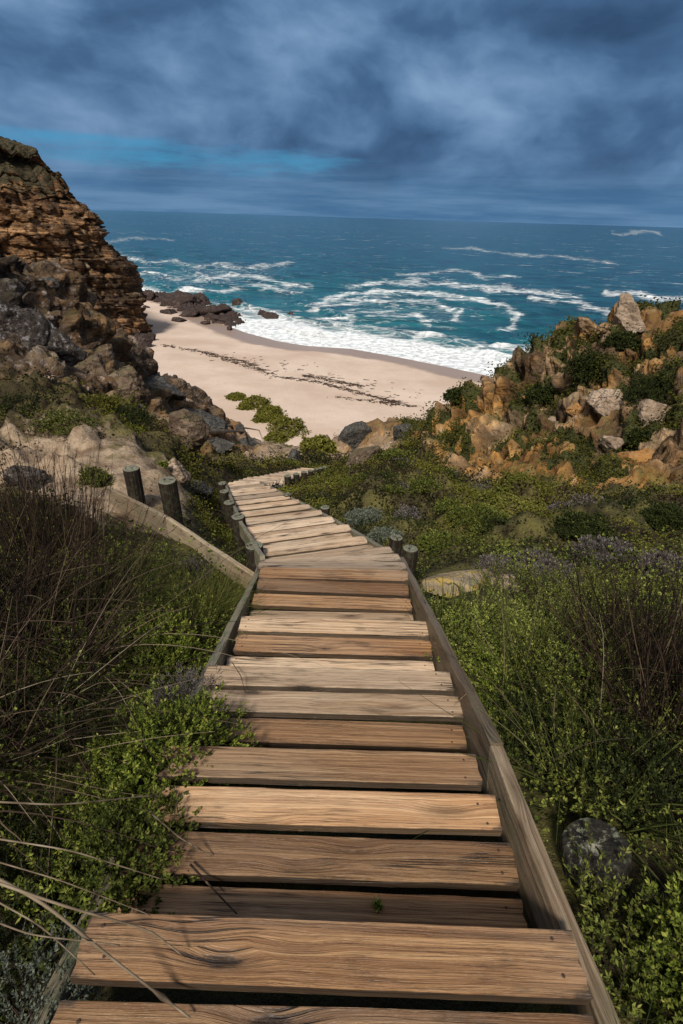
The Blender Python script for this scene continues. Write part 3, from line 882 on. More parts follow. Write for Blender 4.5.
# ------------------------------------------------------------------ headland cliff (left)
def build_cliff():
    base = np.array([(-175, 70), (-140, 96), (-112, 116), (-88, 136), (-71, 152), (-62.5, 163), (-61.5, 172), (-66, 182), (-82, 194), (-120, 208), (-180, 220)], float)
    # resample the contour
    seg = np.r_[0, np.cumsum(np.hypot(*np.diff(base, axis=0).T))]
    n = 460; t = np.linspace(0, seg[-1], n)
    cx = np.interp(t, seg, base[:, 0]); cy = np.interp(t, seg, base[:, 1])
    k = np.ones(21) / 21
    cx2 = np.convolve(np.pad(cx, 10, 'edge'), k, 'valid'); cy2 = np.convolve(np.pad(cy, 10, 'edge'), k, 'valid')
    tx = np.gradient(cx2); ty = np.gradient(cy2); l = np.hypot(tx, ty)
    inx, iny = -ty / l, tx / l                      # inwards
    zs = np.r_[np.linspace(-2, 36, 250), np.linspace(36.2, 52.5, 110)]
    ZL, TT = np.meshgrid(zs, np.arange(n), indexing='ij')
    # inset of each level: steep face then rounding top
    inset = np.interp(zs, [-2, 0, 4, 10, 20, 30, 38, 44, 49, 52, 52.5], [1.5, 2.2, .6, 1.5, 5.2, 10.4, 15.0, 20, 26.5, 36, 46])
    IN = inset[:, None] * np.ones(n)
    pts = np.stack([cx2[TT] + inx[TT] * IN, cy2[TT] + iny[TT] * IN, ZL], -1).reshape(-1, 3)
    # keep the mass from folding over the ridge axis
    zz = pts[:, 2]
    bed = zz + 1.6 * fbm(pts * np.array([.03, .03, .03]), 3) + pts[:, 1] * .06
    lay = np.floor(bed / 2.6); fr = bed / 2.6 - lay
    rl = perlin(np.stack([lay * 7.31, lay * 0 + .5, pts[:, 0] * .02 + pts[:, 1] * .02], -1)) * 2.2
    lay2 = np.floor(bed / .95); fr2 = bed / .95 - lay2
    rl2 = perlin(np.stack([lay2 * 5.77, lay2 * 0 + 9.5, pts[:, 0] * .06 + pts[:, 1] * .06], -1)) * 1.1
    F1, F2, r, o = cell(np.stack([pts[:, 0] * .17, pts[:, 1] * .17, bed * .27], -1))
    F1b, F2b, r2, o2 = cell(np.stack([pts[:, 0] * .5, pts[:, 1] * .5, bed * .8], -1))
    out = rl * .7 + rl2 * .35 + (r[:, 3] - .5) * 3.4 + (r2[:, 3] - .5) * 1.3 + 2.4 * fbm(pts * .07 + 3, 4)
    jv = perlin(np.stack([TT.ravel() * .09, zz * .02 + lay * .0, zz * 0 + 3], -1))
    out -= 1.6 * (1 - sstep(0, .07, np.abs(jv)))
    out -= .9 * (1 - sstep(0, .10, F2 - F1)) + .45 * (fr < .12) + .2 * (fr2 < .15)
    gul = fbm(np.stack([TT.ravel() * .035, zz * .01, zz * 0], -1), 3)
    out += 1.5 * gul
    topm = sstep(33, 46, zz)
    out *= 1 - .45 * topm
    inn = np.stack([inx[TT].ravel(), iny[TT].ravel()], -1)
    pts[:, :2] -= inn * out[:, None]
    pts[:, 2] += .25 * fbm(pts * .4, 3) + topm * 2.2 * fbm(pts * .2 + 8, 5)
    f = grid_faces(len(zs), n)[:, ::-1]
    # cap the top
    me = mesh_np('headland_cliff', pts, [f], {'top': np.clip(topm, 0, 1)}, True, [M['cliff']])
    bm = bmesh.new(); bm.from_mesh(me); bm.verts.ensure_lookup_table()
    top = [bm.verts[(len(zs) - 1) * n + i] for i in range(n)]
    try:
        bm.faces.new(top)
    except Exception:
        pass
    bm.normal_update(); bm.to_mesh(me); bm.free()
    return tag(link('cliff', me), 'tall layered brown sandstone headland cliff at the left end of the beach', 'cliff', kind='structure')


build_cliff()


# ------------------------------------------------------------------ rocks
def ico(sub):
    bm = bmesh.new(); bmesh.ops.create_icosphere(bm, subdivisions=sub, radius=1)
    V = np.array([v.co[:] for v in bm.verts]); F = np.array([[v.index for v in f.verts] for f in bm.faces])
    bm.free(); return V, F


ICO4, ICO4F = ico(5)
ICO3, ICO3F = ico(4)


def rock_mesh(seed, size, hi=True, planes=10, rough=.06, flat=1.):
    r = np.random.default_rng(seed)
    D, Fc = (ICO4, ICO4F) if hi else (ICO3, ICO3F)
    N = r.normal(size=(planes, 3)); N /= np.linalg.norm(N, axis=1)[:, None]
    h = r.uniform(.42, .92, planes)
    dots = D @ N.T
    rad = np.where(dots > .05, h / np.maximum(dots, .05), 9).min(1)
    rad = np.minimum(rad, 1.15)
    P = D * rad[:, None]
    P = P * np.array(size)
    s = float(np.mean(size))
    off = r.random(3) * 50
    nrm = D
    P = P + nrm * (s * (rough * .45 * fbm(P / s * 1.3 + off, 2) + rough * .5 * fbm(P / s * 6 + off, 5)))[:, None]
    _, _, rr, _ = cell(P / s * 3 + off)
    P = P + nrm * (s * rough * 1.1 * (rr[:, 3] - .5))[:, None]
    return P, Fc


def rock(name, loc, size, seed, mat, label, cat='rock', rot=0., sink=.3, group=None, hi=True, tilt=(0, 0), rough=.06):
    P, Fc = rock_mesh(seed, size, hi, rough=rough)
    me = mesh_np(name, P, [Fc], None, True, [M[mat]])
    o = link(name, me, None, (loc[0], loc[1], loc[2] + size[2] * (.5 - sink)))
    o.rotation_euler = (tilt[0], tilt[1], rot)
    return tag(o, label, cat, group)


def rock_px(name, px, py, wpx, hpx, seed, mat, label, deep=1., **kw):
    """a rock whose base sits on the ground seen at the pixel, sized from its apparent size"""
    p = gpx(px, py); Zd = float((p - np.array([0, 0, H])) @ Fv)
    w = wpx / FPX * Zd / 2; h = hpx / FPX * Zd / 2
    return rock(name, p, (w, w * deep, h * 1.05), seed, mat, label, **kw)


G_R = 'boulders on the right hill'
for a in [
    ('boulder', 628, 318, 50, 34, 11, 'rock_pale', 'pale pointed boulder crowning the right hill skyline', .8, .2),
    ('boulder', 590, 335, 60, 22, 12, 'rock_tan', 'long low tan slab just under the right skyline', .7, .5),
    ('boulder', 600, 402, 46, 40, 15, 'rock_pale', 'big pale pink square boulder midway up the right hill', .9, .3),
    ('boulder', 577, 412, 20, 14, 17, 'rock_orange', 'small bright orange rock below the pale square boulder', .9, .4),
    ('boulder', 662, 418, 46, 34, 18, 'rock_pale', 'pale boulder low on the hill at the edge of the dark bush', .8, .2),
    ('boulder', 612, 447, 34, 24, 20, 'rock_pale', 'rounded pale boulder at the foot of the right hill', .9, .3),
    ('boulder', 640, 462, 50, 26, 21, 'rock_orange', 'orange flat boulder at the foot of the right hill', .8, .5),
]:
    rock_px(a[0], a[1], a[2], a[3], a[4], a[5], a[6], a[7], a[8], rot=a[9] * .6 - .2, sink=.5, group=G_R, tilt=(.12, .50), rough=.10)
rock_px('rock', 464, 584, 90, 24, 31, 'rock_yellow', 'low pale rock crusted with yellow lichen beside the walk posts', .7, rot=.05, sink=.42, tilt=(0, .12))
rock_px('rock', 508, 586, 34, 14, 32, 'rock_pale', 'small pale rock end peeping out right of the yellow lichen rock', .8, rot=.3, sink=.3, tilt=(0, .1))
# gully mouth rocks
for a in [(352, 446, 30, 24, 41, 'rock_slate', 'pointed dark grey rock at the beach entrance'),
          (405, 438, 32, 17, 42, 'rock_slate', 'rounded dark grey boulder above the beach beside the right hill'),
          (362, 463, 32, 20, 43, 'rock_brown', 'brown rock at the foot of the dune mouth'),
          (326, 446, 18, 12, 44, 'rock_brown', 'small brown rock left of the pointed grey rock'),
          (292, 462, 14, 12, 45, 'rock_slate', 'dark rock just above the end of the boardwalk'),
          (388, 452, 20, 10, 46, 'rock_pale', 'small pale rock in the mouth of the gully')]:
    rock_px('rock', a[0], a[1], a[2] * 1.35, a[3] * 1.5, a[4], a[5], a[6], .9, rot=a[4] * .7, sink=.2, group='rocks at the gully mouth')
# left spur rocks
for a in [(30, 262, 44, 20, 51, 'rock_pale', 'pale lichen boulder at the top of the left outcrop', 0),
          (12, 330, 60, 60, 52, 'rock_grey', 'dark grey lichen crag at the left edge', .2),
          (56, 352, 50, 44, 53, 'rock_grey', 'dark lichen boulder sloping beneath the headland', .4),
          (90, 372, 44, 34, 54, 'rock_brown', 'brown boulder on the spur below the cliff', .5),
          (125, 392, 52, 44, 55, 'rock_brown', 'upright brown crag in the middle of the left spur', .3),
          (152, 388, 60, 26, 56, 'rock_slate', 'long smooth dark slab sloping to the beach', .1),
          (205, 424, 52, 22, 57, 'rock_slate', 'lower smooth dark slab ending above the sand', .1),
          (185, 440, 44, 44, 58, 'rock_brown', 'tan streaked crag above the left bend of the path', .6),
          (222, 448, 28, 22, 59, 'rock_slate', 'dark blocky rock among sand patches on the spur', .2),
          (252, 446, 26, 16, 60, 'rock_slate', 'dark rock lowest on the left spur', .2),
          (88, 390, 10, 8, 61, 'rock_pale', 'small white stone in the grass of the left slope', .2),
          (196, 494, 44, 34, 62, 'rock_slate', 'dark rock between the old posts and the walk', .8),
          (34, 482, 44, 26, 63, 'rock_grey', 'grey white lichen rock behind the dry reeds', .1),
          (178, 476, 26, 30, 64, 'rock_pale', 'rounded sandy rock just behind the two old posts', .3)]:
    rock_px('rock', a[0], a[1], a[2], a[3], a[4], a[5], a[6], .8, rot=a[7], sink=.35, tilt=(.1, .25), group='rocks on the left spur', rough=.09)

# loose rocks half buried on the slopes
rl = np.random.default_rng(91)
for side, msk, n, lab, mats, grp in (
        (1, (xf > 2) & (yf > 7) & (rockm > .45) & (np.abs(xf / (yf + C0)) < .80), 24, 'small broken tan rock half buried on the right hill', ('rock_tan', 'rock_orange', 'rock_pale'), 'loose rocks on the right hill'),
        (0, (xf < -2) & (yf > 8) & (rockm > .40) & (np.abs(xf / (yf + C0)) < .85), 50, 'small broken dark rock half buried on the left spur', ('rock_grey', 'rock_brown', 'rock_slate', 'rock_pale'), 'loose rocks on the left spur')):
    ids = np.flatnonzero(msk & (dist < 48)); ii = rl.choice(ids, n, False)
    for j in ii:
        q = HV[j]; dd = float(np.hypot(q[0], q[1])); w = dd * rl.uniform(.007, .019)
        rock('loose_rock', q, (w, w * rl.uniform(.6, 1.), w * rl.uniform(.5, .9)), int(rl.integers(1e6)), mats[int(rl.integers(len(mats)))], lab, rot=rl.random() * 6, sink=.35, group=grp, hi=False, tilt=(rl.normal() * .3, rl.normal() * .3), rough=.09)

# shore rocks
k = 0
r8 = np.random.default_rng(5)
for (px, py, wd, ht, lab) in [
    (150, 300, 20, 7, 'brown shore rock nearest the cliff foot'), (166, 297, 16, 6, 'dark shore rock behind the flat ledges'),
    (186, 304, 30, 10, 'long dark rock ledge on the sand'), (172, 300, 22, 8, 'tall dark rock at the back of the ledges'),
    (200, 303, 34, 10, 'largest black rock in the wash'), (212, 314, 30, 9, 'flat brown ledge near the tip of the point'),
    (190, 315, 24, 6, 'low brown ledge lying on dry sand'), (225, 322, 20, 6, 'tip rock of the point reaching the foam'),
    (226, 311, 16, 8, 'dark rounded rock at the edge of the surf'), (170, 314, 16, 5, 'small low ledge below the dark rocks'),
    (178, 322, 14, 4, 'flat sand scoured stone below the ledges'), (205, 324, 12, 3, 'thin brown stone at the foot of the ledges'),
    (147, 352, 16, 12, 'reddish boulder at the foot of the cliff'), (136, 346, 16, 10, 'dark red boulder tight against the cliff foot'),
    (152, 345, 10, 6, 'small reddish stone on the sand by the cliff'), (236, 305, 12, 5, 'single black rock standing in the foam'),
    (270, 317, 22, 5, 'flat black reef rock awash beyond the point'), (290, 316, 8, 4, 'small black rock right of the awash reef'),
    (262, 314, 10, 4, 'dark stub rock left of the awash reef'), (309, 322, 4, 3, 'tiny dark rock farthest right in the surf')]:
    p = atz(px, py, .3); Zd = float((p - np.array([0, 0, H])) @ Fv)
    sdd = poly_dist(np.array([p[0]]), np.array([p[1]]), SHORE)[0]
    p[2] = max(.0, min(2., sdd * .045))
    w = wd / FPX * Zd / 2; h = ht / FPX * Zd / 2
    k += 1
    rock('shore_rock', p, (w, w * 1.2, h * 1.9), 300 + k, 'rock_shore', lab, rot=r8.random() * 3, sink=.22, group='rocks along the shore', hi=False, rough=.14)


gpx_, gpy_ = np.meshgrid(np.linspace(130, 246, 210), np.linspace(284, 334, 150))
v_ = Fv[None] + Rv[None] * ((gpx_.ravel() - 341.5) / FPX)[:, None] - Uv[None] * ((gpy_.ravel() - 512) / FPX)[:, None]
sx_, sy2_ = (v_ * (-H / v_[:, 2])[:, None])[:, :2].T
cl_, tl_ = pline(gpx_.ravel(), gpy_.ravel(), [(138, 296), (165, 300), (195, 309), (228, 320)])
n3_ = np.stack([sx_ * .16, sy2_ * .16, sx_ * 0], -1)
msk_ = 1.25 - cl_ / (9. + 5 * tl_) + .9 * fbm(n3_, 4)
F1_, F2_, r_, o_ = cell(np.stack([sx_ * .42, sy2_ * .42, sx_ * 0 + 5], -1))
hz_ = np.where(msk_ > .45, .25 + (.4 + 1.5 * r_[:, 3] + .5 * ((r_[:, :2] - .5) * o_[:, :2]).sum(1)) * np.clip(msk_, 0, 1.2) - .7 * (1 - sstep(0, .12, F2_ - F1_)) + .25 * fbm(n3_ * 4, 3), -1.2)
sds_ = poly_dist(sx_, sy2_, SHORE)
zs_ = np.clip(sds_ * .045, -.2, 2.) + hz_
tag(link('rock_shelf', mesh_np('rock_shelf', np.stack([sx_, sy2_, zs_], -1), [grid_faces(150, 210)], None, True, [M['rock_shore']])), 'low jagged dark rock shelf reaching from the cliff foot into the surf', 'rock shelf')
for i in range(34):
    px = r8.uniform(142, 236); py = 299 + (px - 142) * .20 + r8.normal() * 5
    p = atz(px, py, .3); sdd = poly_dist(np.array([p[0]]), np.array([p[1]]), SHORE)[0]
    p[2] = max(-.1, min(2., sdd * .045)); w = r8.uniform(.6, 2.2)
    rock('shore_stone', p, (w, w * r8.uniform(.6, 1.1), w * r8.uniform(.35, .7)), 700 + i, 'rock_shore', 'small dark stone scattered between the larger shore rocks', rot=r8.random() * 3, sink=.25, group='stones between the shore rocks', hi=False, rough=.14)

# ------------------------------------------------------------------ swept timber
def timber(L, w, t, seed, ns=26, bev=.0035, warp=.0022, ends=.01):
    """board along local x, width along y, thickness along z, top at z=0"""
    r = np.random.default_rng(seed)
    b = bev
    ny = 7
    prof = [(-w / 2 + b, 0)] + [(-w / 2 + b + (w - 2 * b) * k / (ny - 1), 0) for k in range(1, ny)]
    prof += [(w / 2 - b * .3, -b * .3), (w / 2, -b), (w / 2, -t + b), (w / 2 - b, -t), (-w / 2 + b, -t), (-w / 2, -t + b), (-w / 2, -b), (-w / 2 + b * .3, -b * .3)]
    prof = np.array(prof); m = len(prof)
    xs = np.linspace(-L / 2, L / 2, ns)
    V = np.zeros((ns, m, 3))
    V[:, :, 0] = xs[:, None]; V[:, :, 1] = prof[None, :, 0]; V[:, :, 2] = prof[None, :, 1]
    f = V.reshape(-1, 3)
    off = r.random(3) * 60
    f[:, 2] += warp * fbm(f * np.array([1.5, 5, 5]) + off, 3)
    f[:, 1] += warp * .9 * fbm(f * np.array([4., 1, 1]) + off + 20, 3) * (np.abs(f[:, 1]) > w * .3)
    V = f.reshape(ns, m, 3)
    V[0, :, 0] += r.uniform(-ends, ends) + .003 * r.normal(size=m); V[-1, :, 0] += r.uniform(-ends, ends) + .003 * r.normal(size=m)
    cup = r.uniform(-.003, .003)
    V[:, :, 2] += cup * (V[:, :, 1] / (w / 2)) ** 2
    a = np.arange(ns * m).reshape(ns, m); a2 = np.roll(a, -1, 1)
    F = np.stack([a[:-1], a[1:], a2[1:], a2[:-1]], -1).reshape(-1, 4)
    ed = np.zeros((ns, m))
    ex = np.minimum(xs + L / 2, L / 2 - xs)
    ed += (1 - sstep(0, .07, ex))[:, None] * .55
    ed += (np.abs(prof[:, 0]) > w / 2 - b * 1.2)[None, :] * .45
    ed += (prof[:, 1] < -b * .5)[None, :] * 1.1      # board sides coloured dark: painted-in shade for the gaps between planks
    caps = [a[0][None, ::-1], a[-1][None]]
    return V.reshape(-1, 3), F, caps, np.clip(ed, 0, 1).ravel()


def nail_bits(pts, r=.0045):
    V = []; F = []
    for (x, y, z) in pts:
        s = len(V)
        for k in range(7):
            a = 2 * math.pi * k / 7
            V.append((x + r * math.cos(a), y + r * math.sin(a), z + .0012))
        V.append((x, y, z + .0022))
        for k in range(7): F.append((s + k, s + (k + 1) % 7, s + 7))
    return np.array(V), np.array(F)


WALK = empty('boardwalk', (0, 0, H - 2.), 'long weathered plank boardwalk with stairs winding down towards the beach', 'boardwalk')
WL = Vector((0, 0, H - 2.))
pl_n = 0


def plank(cx, cy, cz, L, ang, pitch=0., w=.146, t=.036, mat='plank', roll=0., nails=True, label=None):
    global pl_n
    pl_n += 1
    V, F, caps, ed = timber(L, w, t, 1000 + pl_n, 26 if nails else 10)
    fm = [0] * (len(F) + 2)
    faces = [F] + caps
    if nails:
        r = np.random.default_rng(pl_n)
        e = L / 2 - .05
        pts = []
        for sx in (-1, 1):
            for sy in (-1, 1):
                pts.append((sx * e + r.normal() * .008, sy * w * .27 + r.normal() * .006, .0015))
        NV, NF = nail_bits(pts)
        faces.append(NF + len(V)); V = np.r_[V, NV]; ed = np.r_[ed, np.zeros(len(NV))]
        fm += [1] * len(NF)
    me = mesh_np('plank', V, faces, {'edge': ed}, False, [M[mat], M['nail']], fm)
    o = link('plank', me, WALK, Vector((cx, cy, cz + H)) - WL)
    o.rotation_euler = (pitch + roll * .0, roll, ang)
    if label: o['label'] = label
    return o


def jit(s): return random.uniform(-s, s)


# first flight: level treads that step down, three or four planks each
TREADS = [(-.86, -.18, -1.36), (-.18, .635, -1.52), (.635, 1.25, -1.715), (1.25, 1.86, -1.935), (1.86, 2.53, -2.205), (2.53, 3.40, -2.435)]
PLANK_WEAR = {(1, 0): 'plank_wet', (1, 1): 'plank_wet', (1, 2): 'plank_wet', (1, 3): 'plank', (1, 4): 'plank_wet', (0, 0): 'plank_wet', (2, 0): 'plank', (2, 1): 'plank', (2, 2): 'plank_wet', (2, 3): 'plank_wet',
              (3, 0): 'plank_pale', (3, 1): 'plank_pale', (3, 2): 'plank_wet', (4, 0): 'plank_pale', (4, 1): 'plank_wet', (4, 2): 'plank_pale',
              (5, 1): 'plank_wet', (5, 3): 'plank_pale'}
XE = {0: (-.58, .60), 1: (-.585, .592), 2: (-.63, .535), 3: (-.615, .555), 4: (-.61, .56), 5: (-.62, .535)}
for k, (y0, y1, z) in enumerate(TREADS):
    n = 4 if k in (2, 3, 4) else 5
    pitch = (y1 - y0) / n
    for j in range(n):
        y = y1 - (j + .5) * pitch + .004
        if k and j == n - 1 and n == 5 and k == 5:
            pass
        x0, x1 = XE[k]
        x0 += jit(.012); x1 += jit(.012)
        if k == 2: x1 += .012 * (j - 1)
        if k == 1 and j == 0: x1 += .0
        plank((x0 + x1) / 2, y, z + jit(.004), x1 - x0, jit(.010), jit(.02), min(pitch - .031, .138), .038, PLANK_WEAR.get((k, j), 'plank'), jit(.006))

# turn: tapering planks fan from square-on to the line of the second flight
ang2 = math.atan2(B2[1] - A2[1], B2[0] - A2[0]) - math.pi / 2
y = 3.48; zt = -2.60
for j in range(3):
    a = ang2 * (.12 + .33 * j)
    plank(-.055 - .02 * j, y + .155 * j, -2.475 - .062 * j, 1.20 - .02 * j, a, -.20, .146, .036, 'plank_far', 0.)
# second flight: sloping ramp of planks
L2 = np.linalg.norm(B2 - A2); n2 = 12
for j in range(n2):
    for q in range(3):
        t = (j + (.86, .56, .22)[q]) / n2; c = A2 + (B2 - A2) * t
        if (j == 0 and q == 2) or (q == 2 and j > 5): continue
        wd_ = 1.16 + (WE2 - 1.16) * max(0, t - .25) / .75
        z = float(wz((A2 + (B2 - A2) * (j + 1) / n2)[1])) + .06
        plank(c[0] + jit(.015), c[1], z + jit(.006), wd_ + jit(.03), ang2 * (1 if j > 0 else .9) + jit(.015), jit(.02), .155, .036, 'plank_far', jit(.006), c[1] < 6)
# hidden drop and third flight
for j in range(5):
    t = (j + .6) / 5.2; c = E2 + (A3 - E2) * t
    plank(c[0], c[1], float(Z3(c[1])) + .03, .92, math.atan2(A3[1] - E2[1], A3[0] - E2[0]) - math.pi / 2, 0., .30, .036, 'plank_far', 0, False)
L3 = np.linalg.norm(B3 - A3); n3 = 12
ang3 = math.atan2(B3[1] - A3[1], B3[0] - A3[0]) - math.pi / 2
for j in range(n3):
    for q in (0, 1):
        t = (j + (.74 if q == 0 else .26)) / n3; c = A3 + (B3 - A3) * t
        z = float(Z3((A3 + (B3 - A3) * (j + 1) / n3)[1])) + .05
        plank(c[0] + jit(.02), c[1], z + jit(.006), 1.0 + jit(.03), ang3 + jit(.02), jit(.02), .285, .036, 'plank_far', 0, False)


def beam(a, b, h, t, seed, mat, name, parent, label=None, base=None):
    """board on edge from a to b (points on the middle of its top edge), height h, thickness t"""
    a = Vector(a); b = Vector(b); L = (b - a).length
    V, F, caps, ed = timber(L, t, h, seed, 30, .005, .006, .004)
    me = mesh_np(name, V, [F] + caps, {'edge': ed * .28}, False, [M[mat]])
    o = link(name, me, parent)
    xax = (b - a).normalized(); zax = Vector((0, 0, 1)); yax = zax.cross(xax).normalized(); zax = xax.cross(yax)
    m = Matrix((xax, yax, zax)).transposed().to_4x4(); m.translation = (a + b) / 2 - (base if base is not None else Vector())
    o.matrix_local = m
    if label: o['label'] = label
    return o


def W3(x, y, z): return Vector((x, y, z + H))


# side boards of the first flight
beam(W3(.665, -.75, -1.30), W3(.605, 1.27, -1.70), .24, .05, 61, 'rail', 'side_board', WALK, None, WL)
beam(W3(.607, 1.275, -1.695), W3(.545, 3.86, -2.63), .24, .05, 62, 'rail', 'side_board', WALK, None, WL)
beam(W3(-.665, -.75, -1.30), W3(-.655, 1.50, -1.90), .22, .045, 63, 'rail_green', 'side_board', WALK, 'green stained left side board', WL)
beam(W3(-.655, 1.505, -1.895), W3(-.675, 3.80, -2.66), .22, .045, 64, 'rail_green', 'side_board', WALK, 'green stained left side board', WL)
# second flight
dv = (B2 - A2) / L2; pv = np.array([-dv[1], dv[0]])     # pv points left
for s, m in ((1, 'rail_green'), (-1, 'rail_green')):
    mid_ = A2 + (B2 - A2) * .25
    for (P_, Q_, w0, w1) in ((A2, mid_, .605, .605), (mid_, B2, .605, WE2 / 2 + .03)):
        a = P_ + pv * s * w0; b = Q_ + pv * s * w1
        beam(W3(a[0], a[1], float(wz(a[1])) + .085), W3(b[0], b[1], float(wz(b[1])) + .085), .18, .045, 66 + s, m, 'side_board', WALK, None, WL)
for s in (1, -1):
    a = A3 + np.array([s * -.53, 0]); b = B3 + np.array([s * -.53, 0])
    beam(W3(a[0], a[1], float(Z3(a[1])) + .01), W3(b[0], b[1], float(Z3(b[1])) + .01), .18, .045, 70 + s, 'rail', 'side_board', WALK, None, WL)


def post_mesh(r, h, seed, ns=28, tiltr=0., rings=9):
    g = np.random.default_rng(seed); off = g.random(3) * 40
    zs = np.r_[np.linspace(-h, -.012, rings), [-.004]]
    A = np.linspace(0, 2 * np.pi, ns, endpoint=False)
    V = []
    for i, z in enumerate(zs):
        rr = r * (1 if i < len(zs) - 1 else .95) * np.ones(ns)
        p = np.stack([np.cos(A) * 2, np.sin(A) * 2, np.full(ns, z * .8)], -1) + off
        rr = rr * (1 + .05 * fbm(p, 3) + .05 * perlin(np.stack([np.cos(A) * 6, np.sin(A) * 6, A * 0 + seed], -1)))
        V.append(np.stack([rr * np.cos(A), rr * np.sin(A), np.full(ns, z)], -1))
    # top face: inner rings, slightly uneven with radial checks
    chk = g.random(4) * 2 * np.pi
    for q in (.75, .5, .25, .06):
        zt = .003 * fbm(np.stack([np.cos(A) * q * 3, np.sin(A) * q * 3, A * 0], -1) + off, 3)
        for c in chk:
            d = np.abs((A - c + np.pi) % (2 * np.pi) - np.pi)
            zt -= .012 * np.exp(-(d / .13) ** 2)
        V.append(np.stack([r * q * np.cos(A), r * q * np.sin(A), zt], -1))
    V = np.array(V); nr_ = len(V)
    a = np.arange(nr_ * ns).reshape(nr_, ns); a2 = np.roll(a, -1, 1)
    F = np.stack([a[:-1], a2[:-1], a2[1:], a[1:]], -1).reshape(-1, 4)
    return V.reshape(-1, 3), [F, a[-1][None], a[0][None, ::-1]]


def post(top, r, h, seed, parent, base, name='post', mat='post', tilt=(0, 0)):
    V, F = post_mesh(r, h, seed)
    o = link(name, mesh_np(name, V, F, None, False, [M[mat]]), parent, Vector((top[0], top[1], top[2])) - base)
    o.rotation_euler = (tilt[0], tilt[1], seed * 1.3)
    return o


# posts of the walk, surveyed from where their tops are seen
def dwalk(px, py, up):         # distance at which a post 'up' above the walk shows its top at this pixel
    v = ray(px, py); sl = -v[2] / v[1]
    ds = np.linspace(3.9, 13, 900)
    return float(ds[np.argmin(np.abs(sl * ds + wz(ds) + up))])


for i, (px, py, d, r, h) in enumerate([(410.5, 548, 3.98, .070, .62), (396.5, 537, 4.40, .066, .6), (325, 507, None, .068, .7), (287, 494, None, .07, .7),
                                       (254, 545, 4.22, .085, .6), (238, 516, None, .085, .7), (229, 502, None, .085, .7), (224, 491, None, .085, .7), (222, 483, None, .085, .7)]):
    d = d or dwalk(px, py, .14)
    p = at(px, py, d); post(p, r, h, 20 + i, WALK, WL, tilt=(jit(.05), jit(.05)))
for i, t in enumerate((.02, .18, .34, .5, .66, .8, .95)):
    c = A3 + (B3 - A3) * t
    post((c[0] + .60, c[1], float(Z3(c[1])) + H + .16), .095, .7, 40 + i, WALK, WL)

# old retaining board left of the walk
e0 = at(108, 487, 5.15); e1 = at(167, 517, 4.55); e2 = at(258, 577, 3.86)
RB = empty('retaining_board', (e1[0], e1[1], e1[2] - .25), 'old weathered retaining board with two dark round posts on the left bank', 'retaining board')
RBL = RB.location.copy()
beam(e1, e0, .25, .045, 80, 'rail', 'board', RB, None, RBL)
beam(e2, e1 + np.array([.004, -.003, 0]), .22, .045, 81, 'rail', 'board', RB, None, RBL)
post(at(131, 468, 5.25), .088, .75, 82, RB, RBL)
post(at(167, 480, 4.85), .092, .8, 83, RB, RBL, tilt=(.02, -.05))

# lichened stump right of the walk
sp = at(592, 850, .93)
st = post((sp[0], sp[1], sp[2] + .035), .102, .5, 90, None, Vector(), 'wooden_post', 'stump', (.30, .05))
tag(st, 'thick dark lichen speckled post top in the bushes right of the side board', 'post')


# ------------------------------------------------------------------ plants
def tubes(B, Dr, L, droop, rad, r, nseg=6, wig=.03, sides=3):
    """many tapering curved stalks. B (n,3) base, Dr (n,3) start direction, L (n), droop (n,3) bend vector"""
    n = len(B); t = np.linspace(0, 1, nseg + 1)
    C = B[:, None] + L[:, None, None] * (t[None, :, None] * Dr[:, None] + (t ** 2)[None, :, None] * droop[:, None])
    ph = r.random((n, 3)) * 6
    C += (L * wig)[:, None, None] * np.sin(t[None, :, None] * 5 + ph[:, None]) * t[None, :, None]
    T = np.gradient(C, axis=1); T /= np.linalg.norm(T, axis=2)[..., None] + 1e-9
    ref = np.where(np.abs(T[..., 2:3]) > .9, np.array([1., 0, 0]), np.array([0, 0, 1.]))
    a = np.cross(T, ref); a /= np.linalg.norm(a, axis=2)[..., None] + 1e-9
    b = np.cross(T, a)
    rr = rad[:, None] * (1 - .75 * t[None] ** 1.5)
    V = np.stack([C + rr[..., None] * (a * math.cos(2 * math.pi * k / sides) + b * math.sin(2 * math.pi * k / sides)) for k in range(sides)], 2)
    idx = np.arange(n * (nseg + 1) * sides).reshape(n, nseg + 1, sides); i2 = np.roll(idx, -1, 2)
    F = np.stack([idx[:, :-1], i2[:, :-1], i2[:, 1:], idx[:, 1:]], -1).reshape(-1, 4)
    return V.reshape(-1, 3), F, C


def leaves(P, D, Ln, Wd, r, fold=.25):
    """one folded diamond leaf per point; D = direction the leaf points"""
    n = len(P)
    D = D / (np.linalg.norm(D, axis=1)[:, None] + 1e-9)
    rf = r.normal(size=(n, 3)); s = np.cross(D, rf); s /= np.linalg.norm(s, axis=1)[:, None] + 1e-9
    nn = np.cross(s, D)
    base = P; tip = P + D * Ln[:, None] + nn * (Ln * r.uniform(-.15, .2, n))[:, None]
    mid = P + D * (Ln * .5)[:, None] + nn * (Wd * fold)[:, None]
    V = np.stack([base, mid + s * Wd[:, None] * .5, tip, mid - s * Wd[:, None] * .5], 1).reshape(-1, 3)
    return V, np.arange(n * 4).reshape(n, 4)


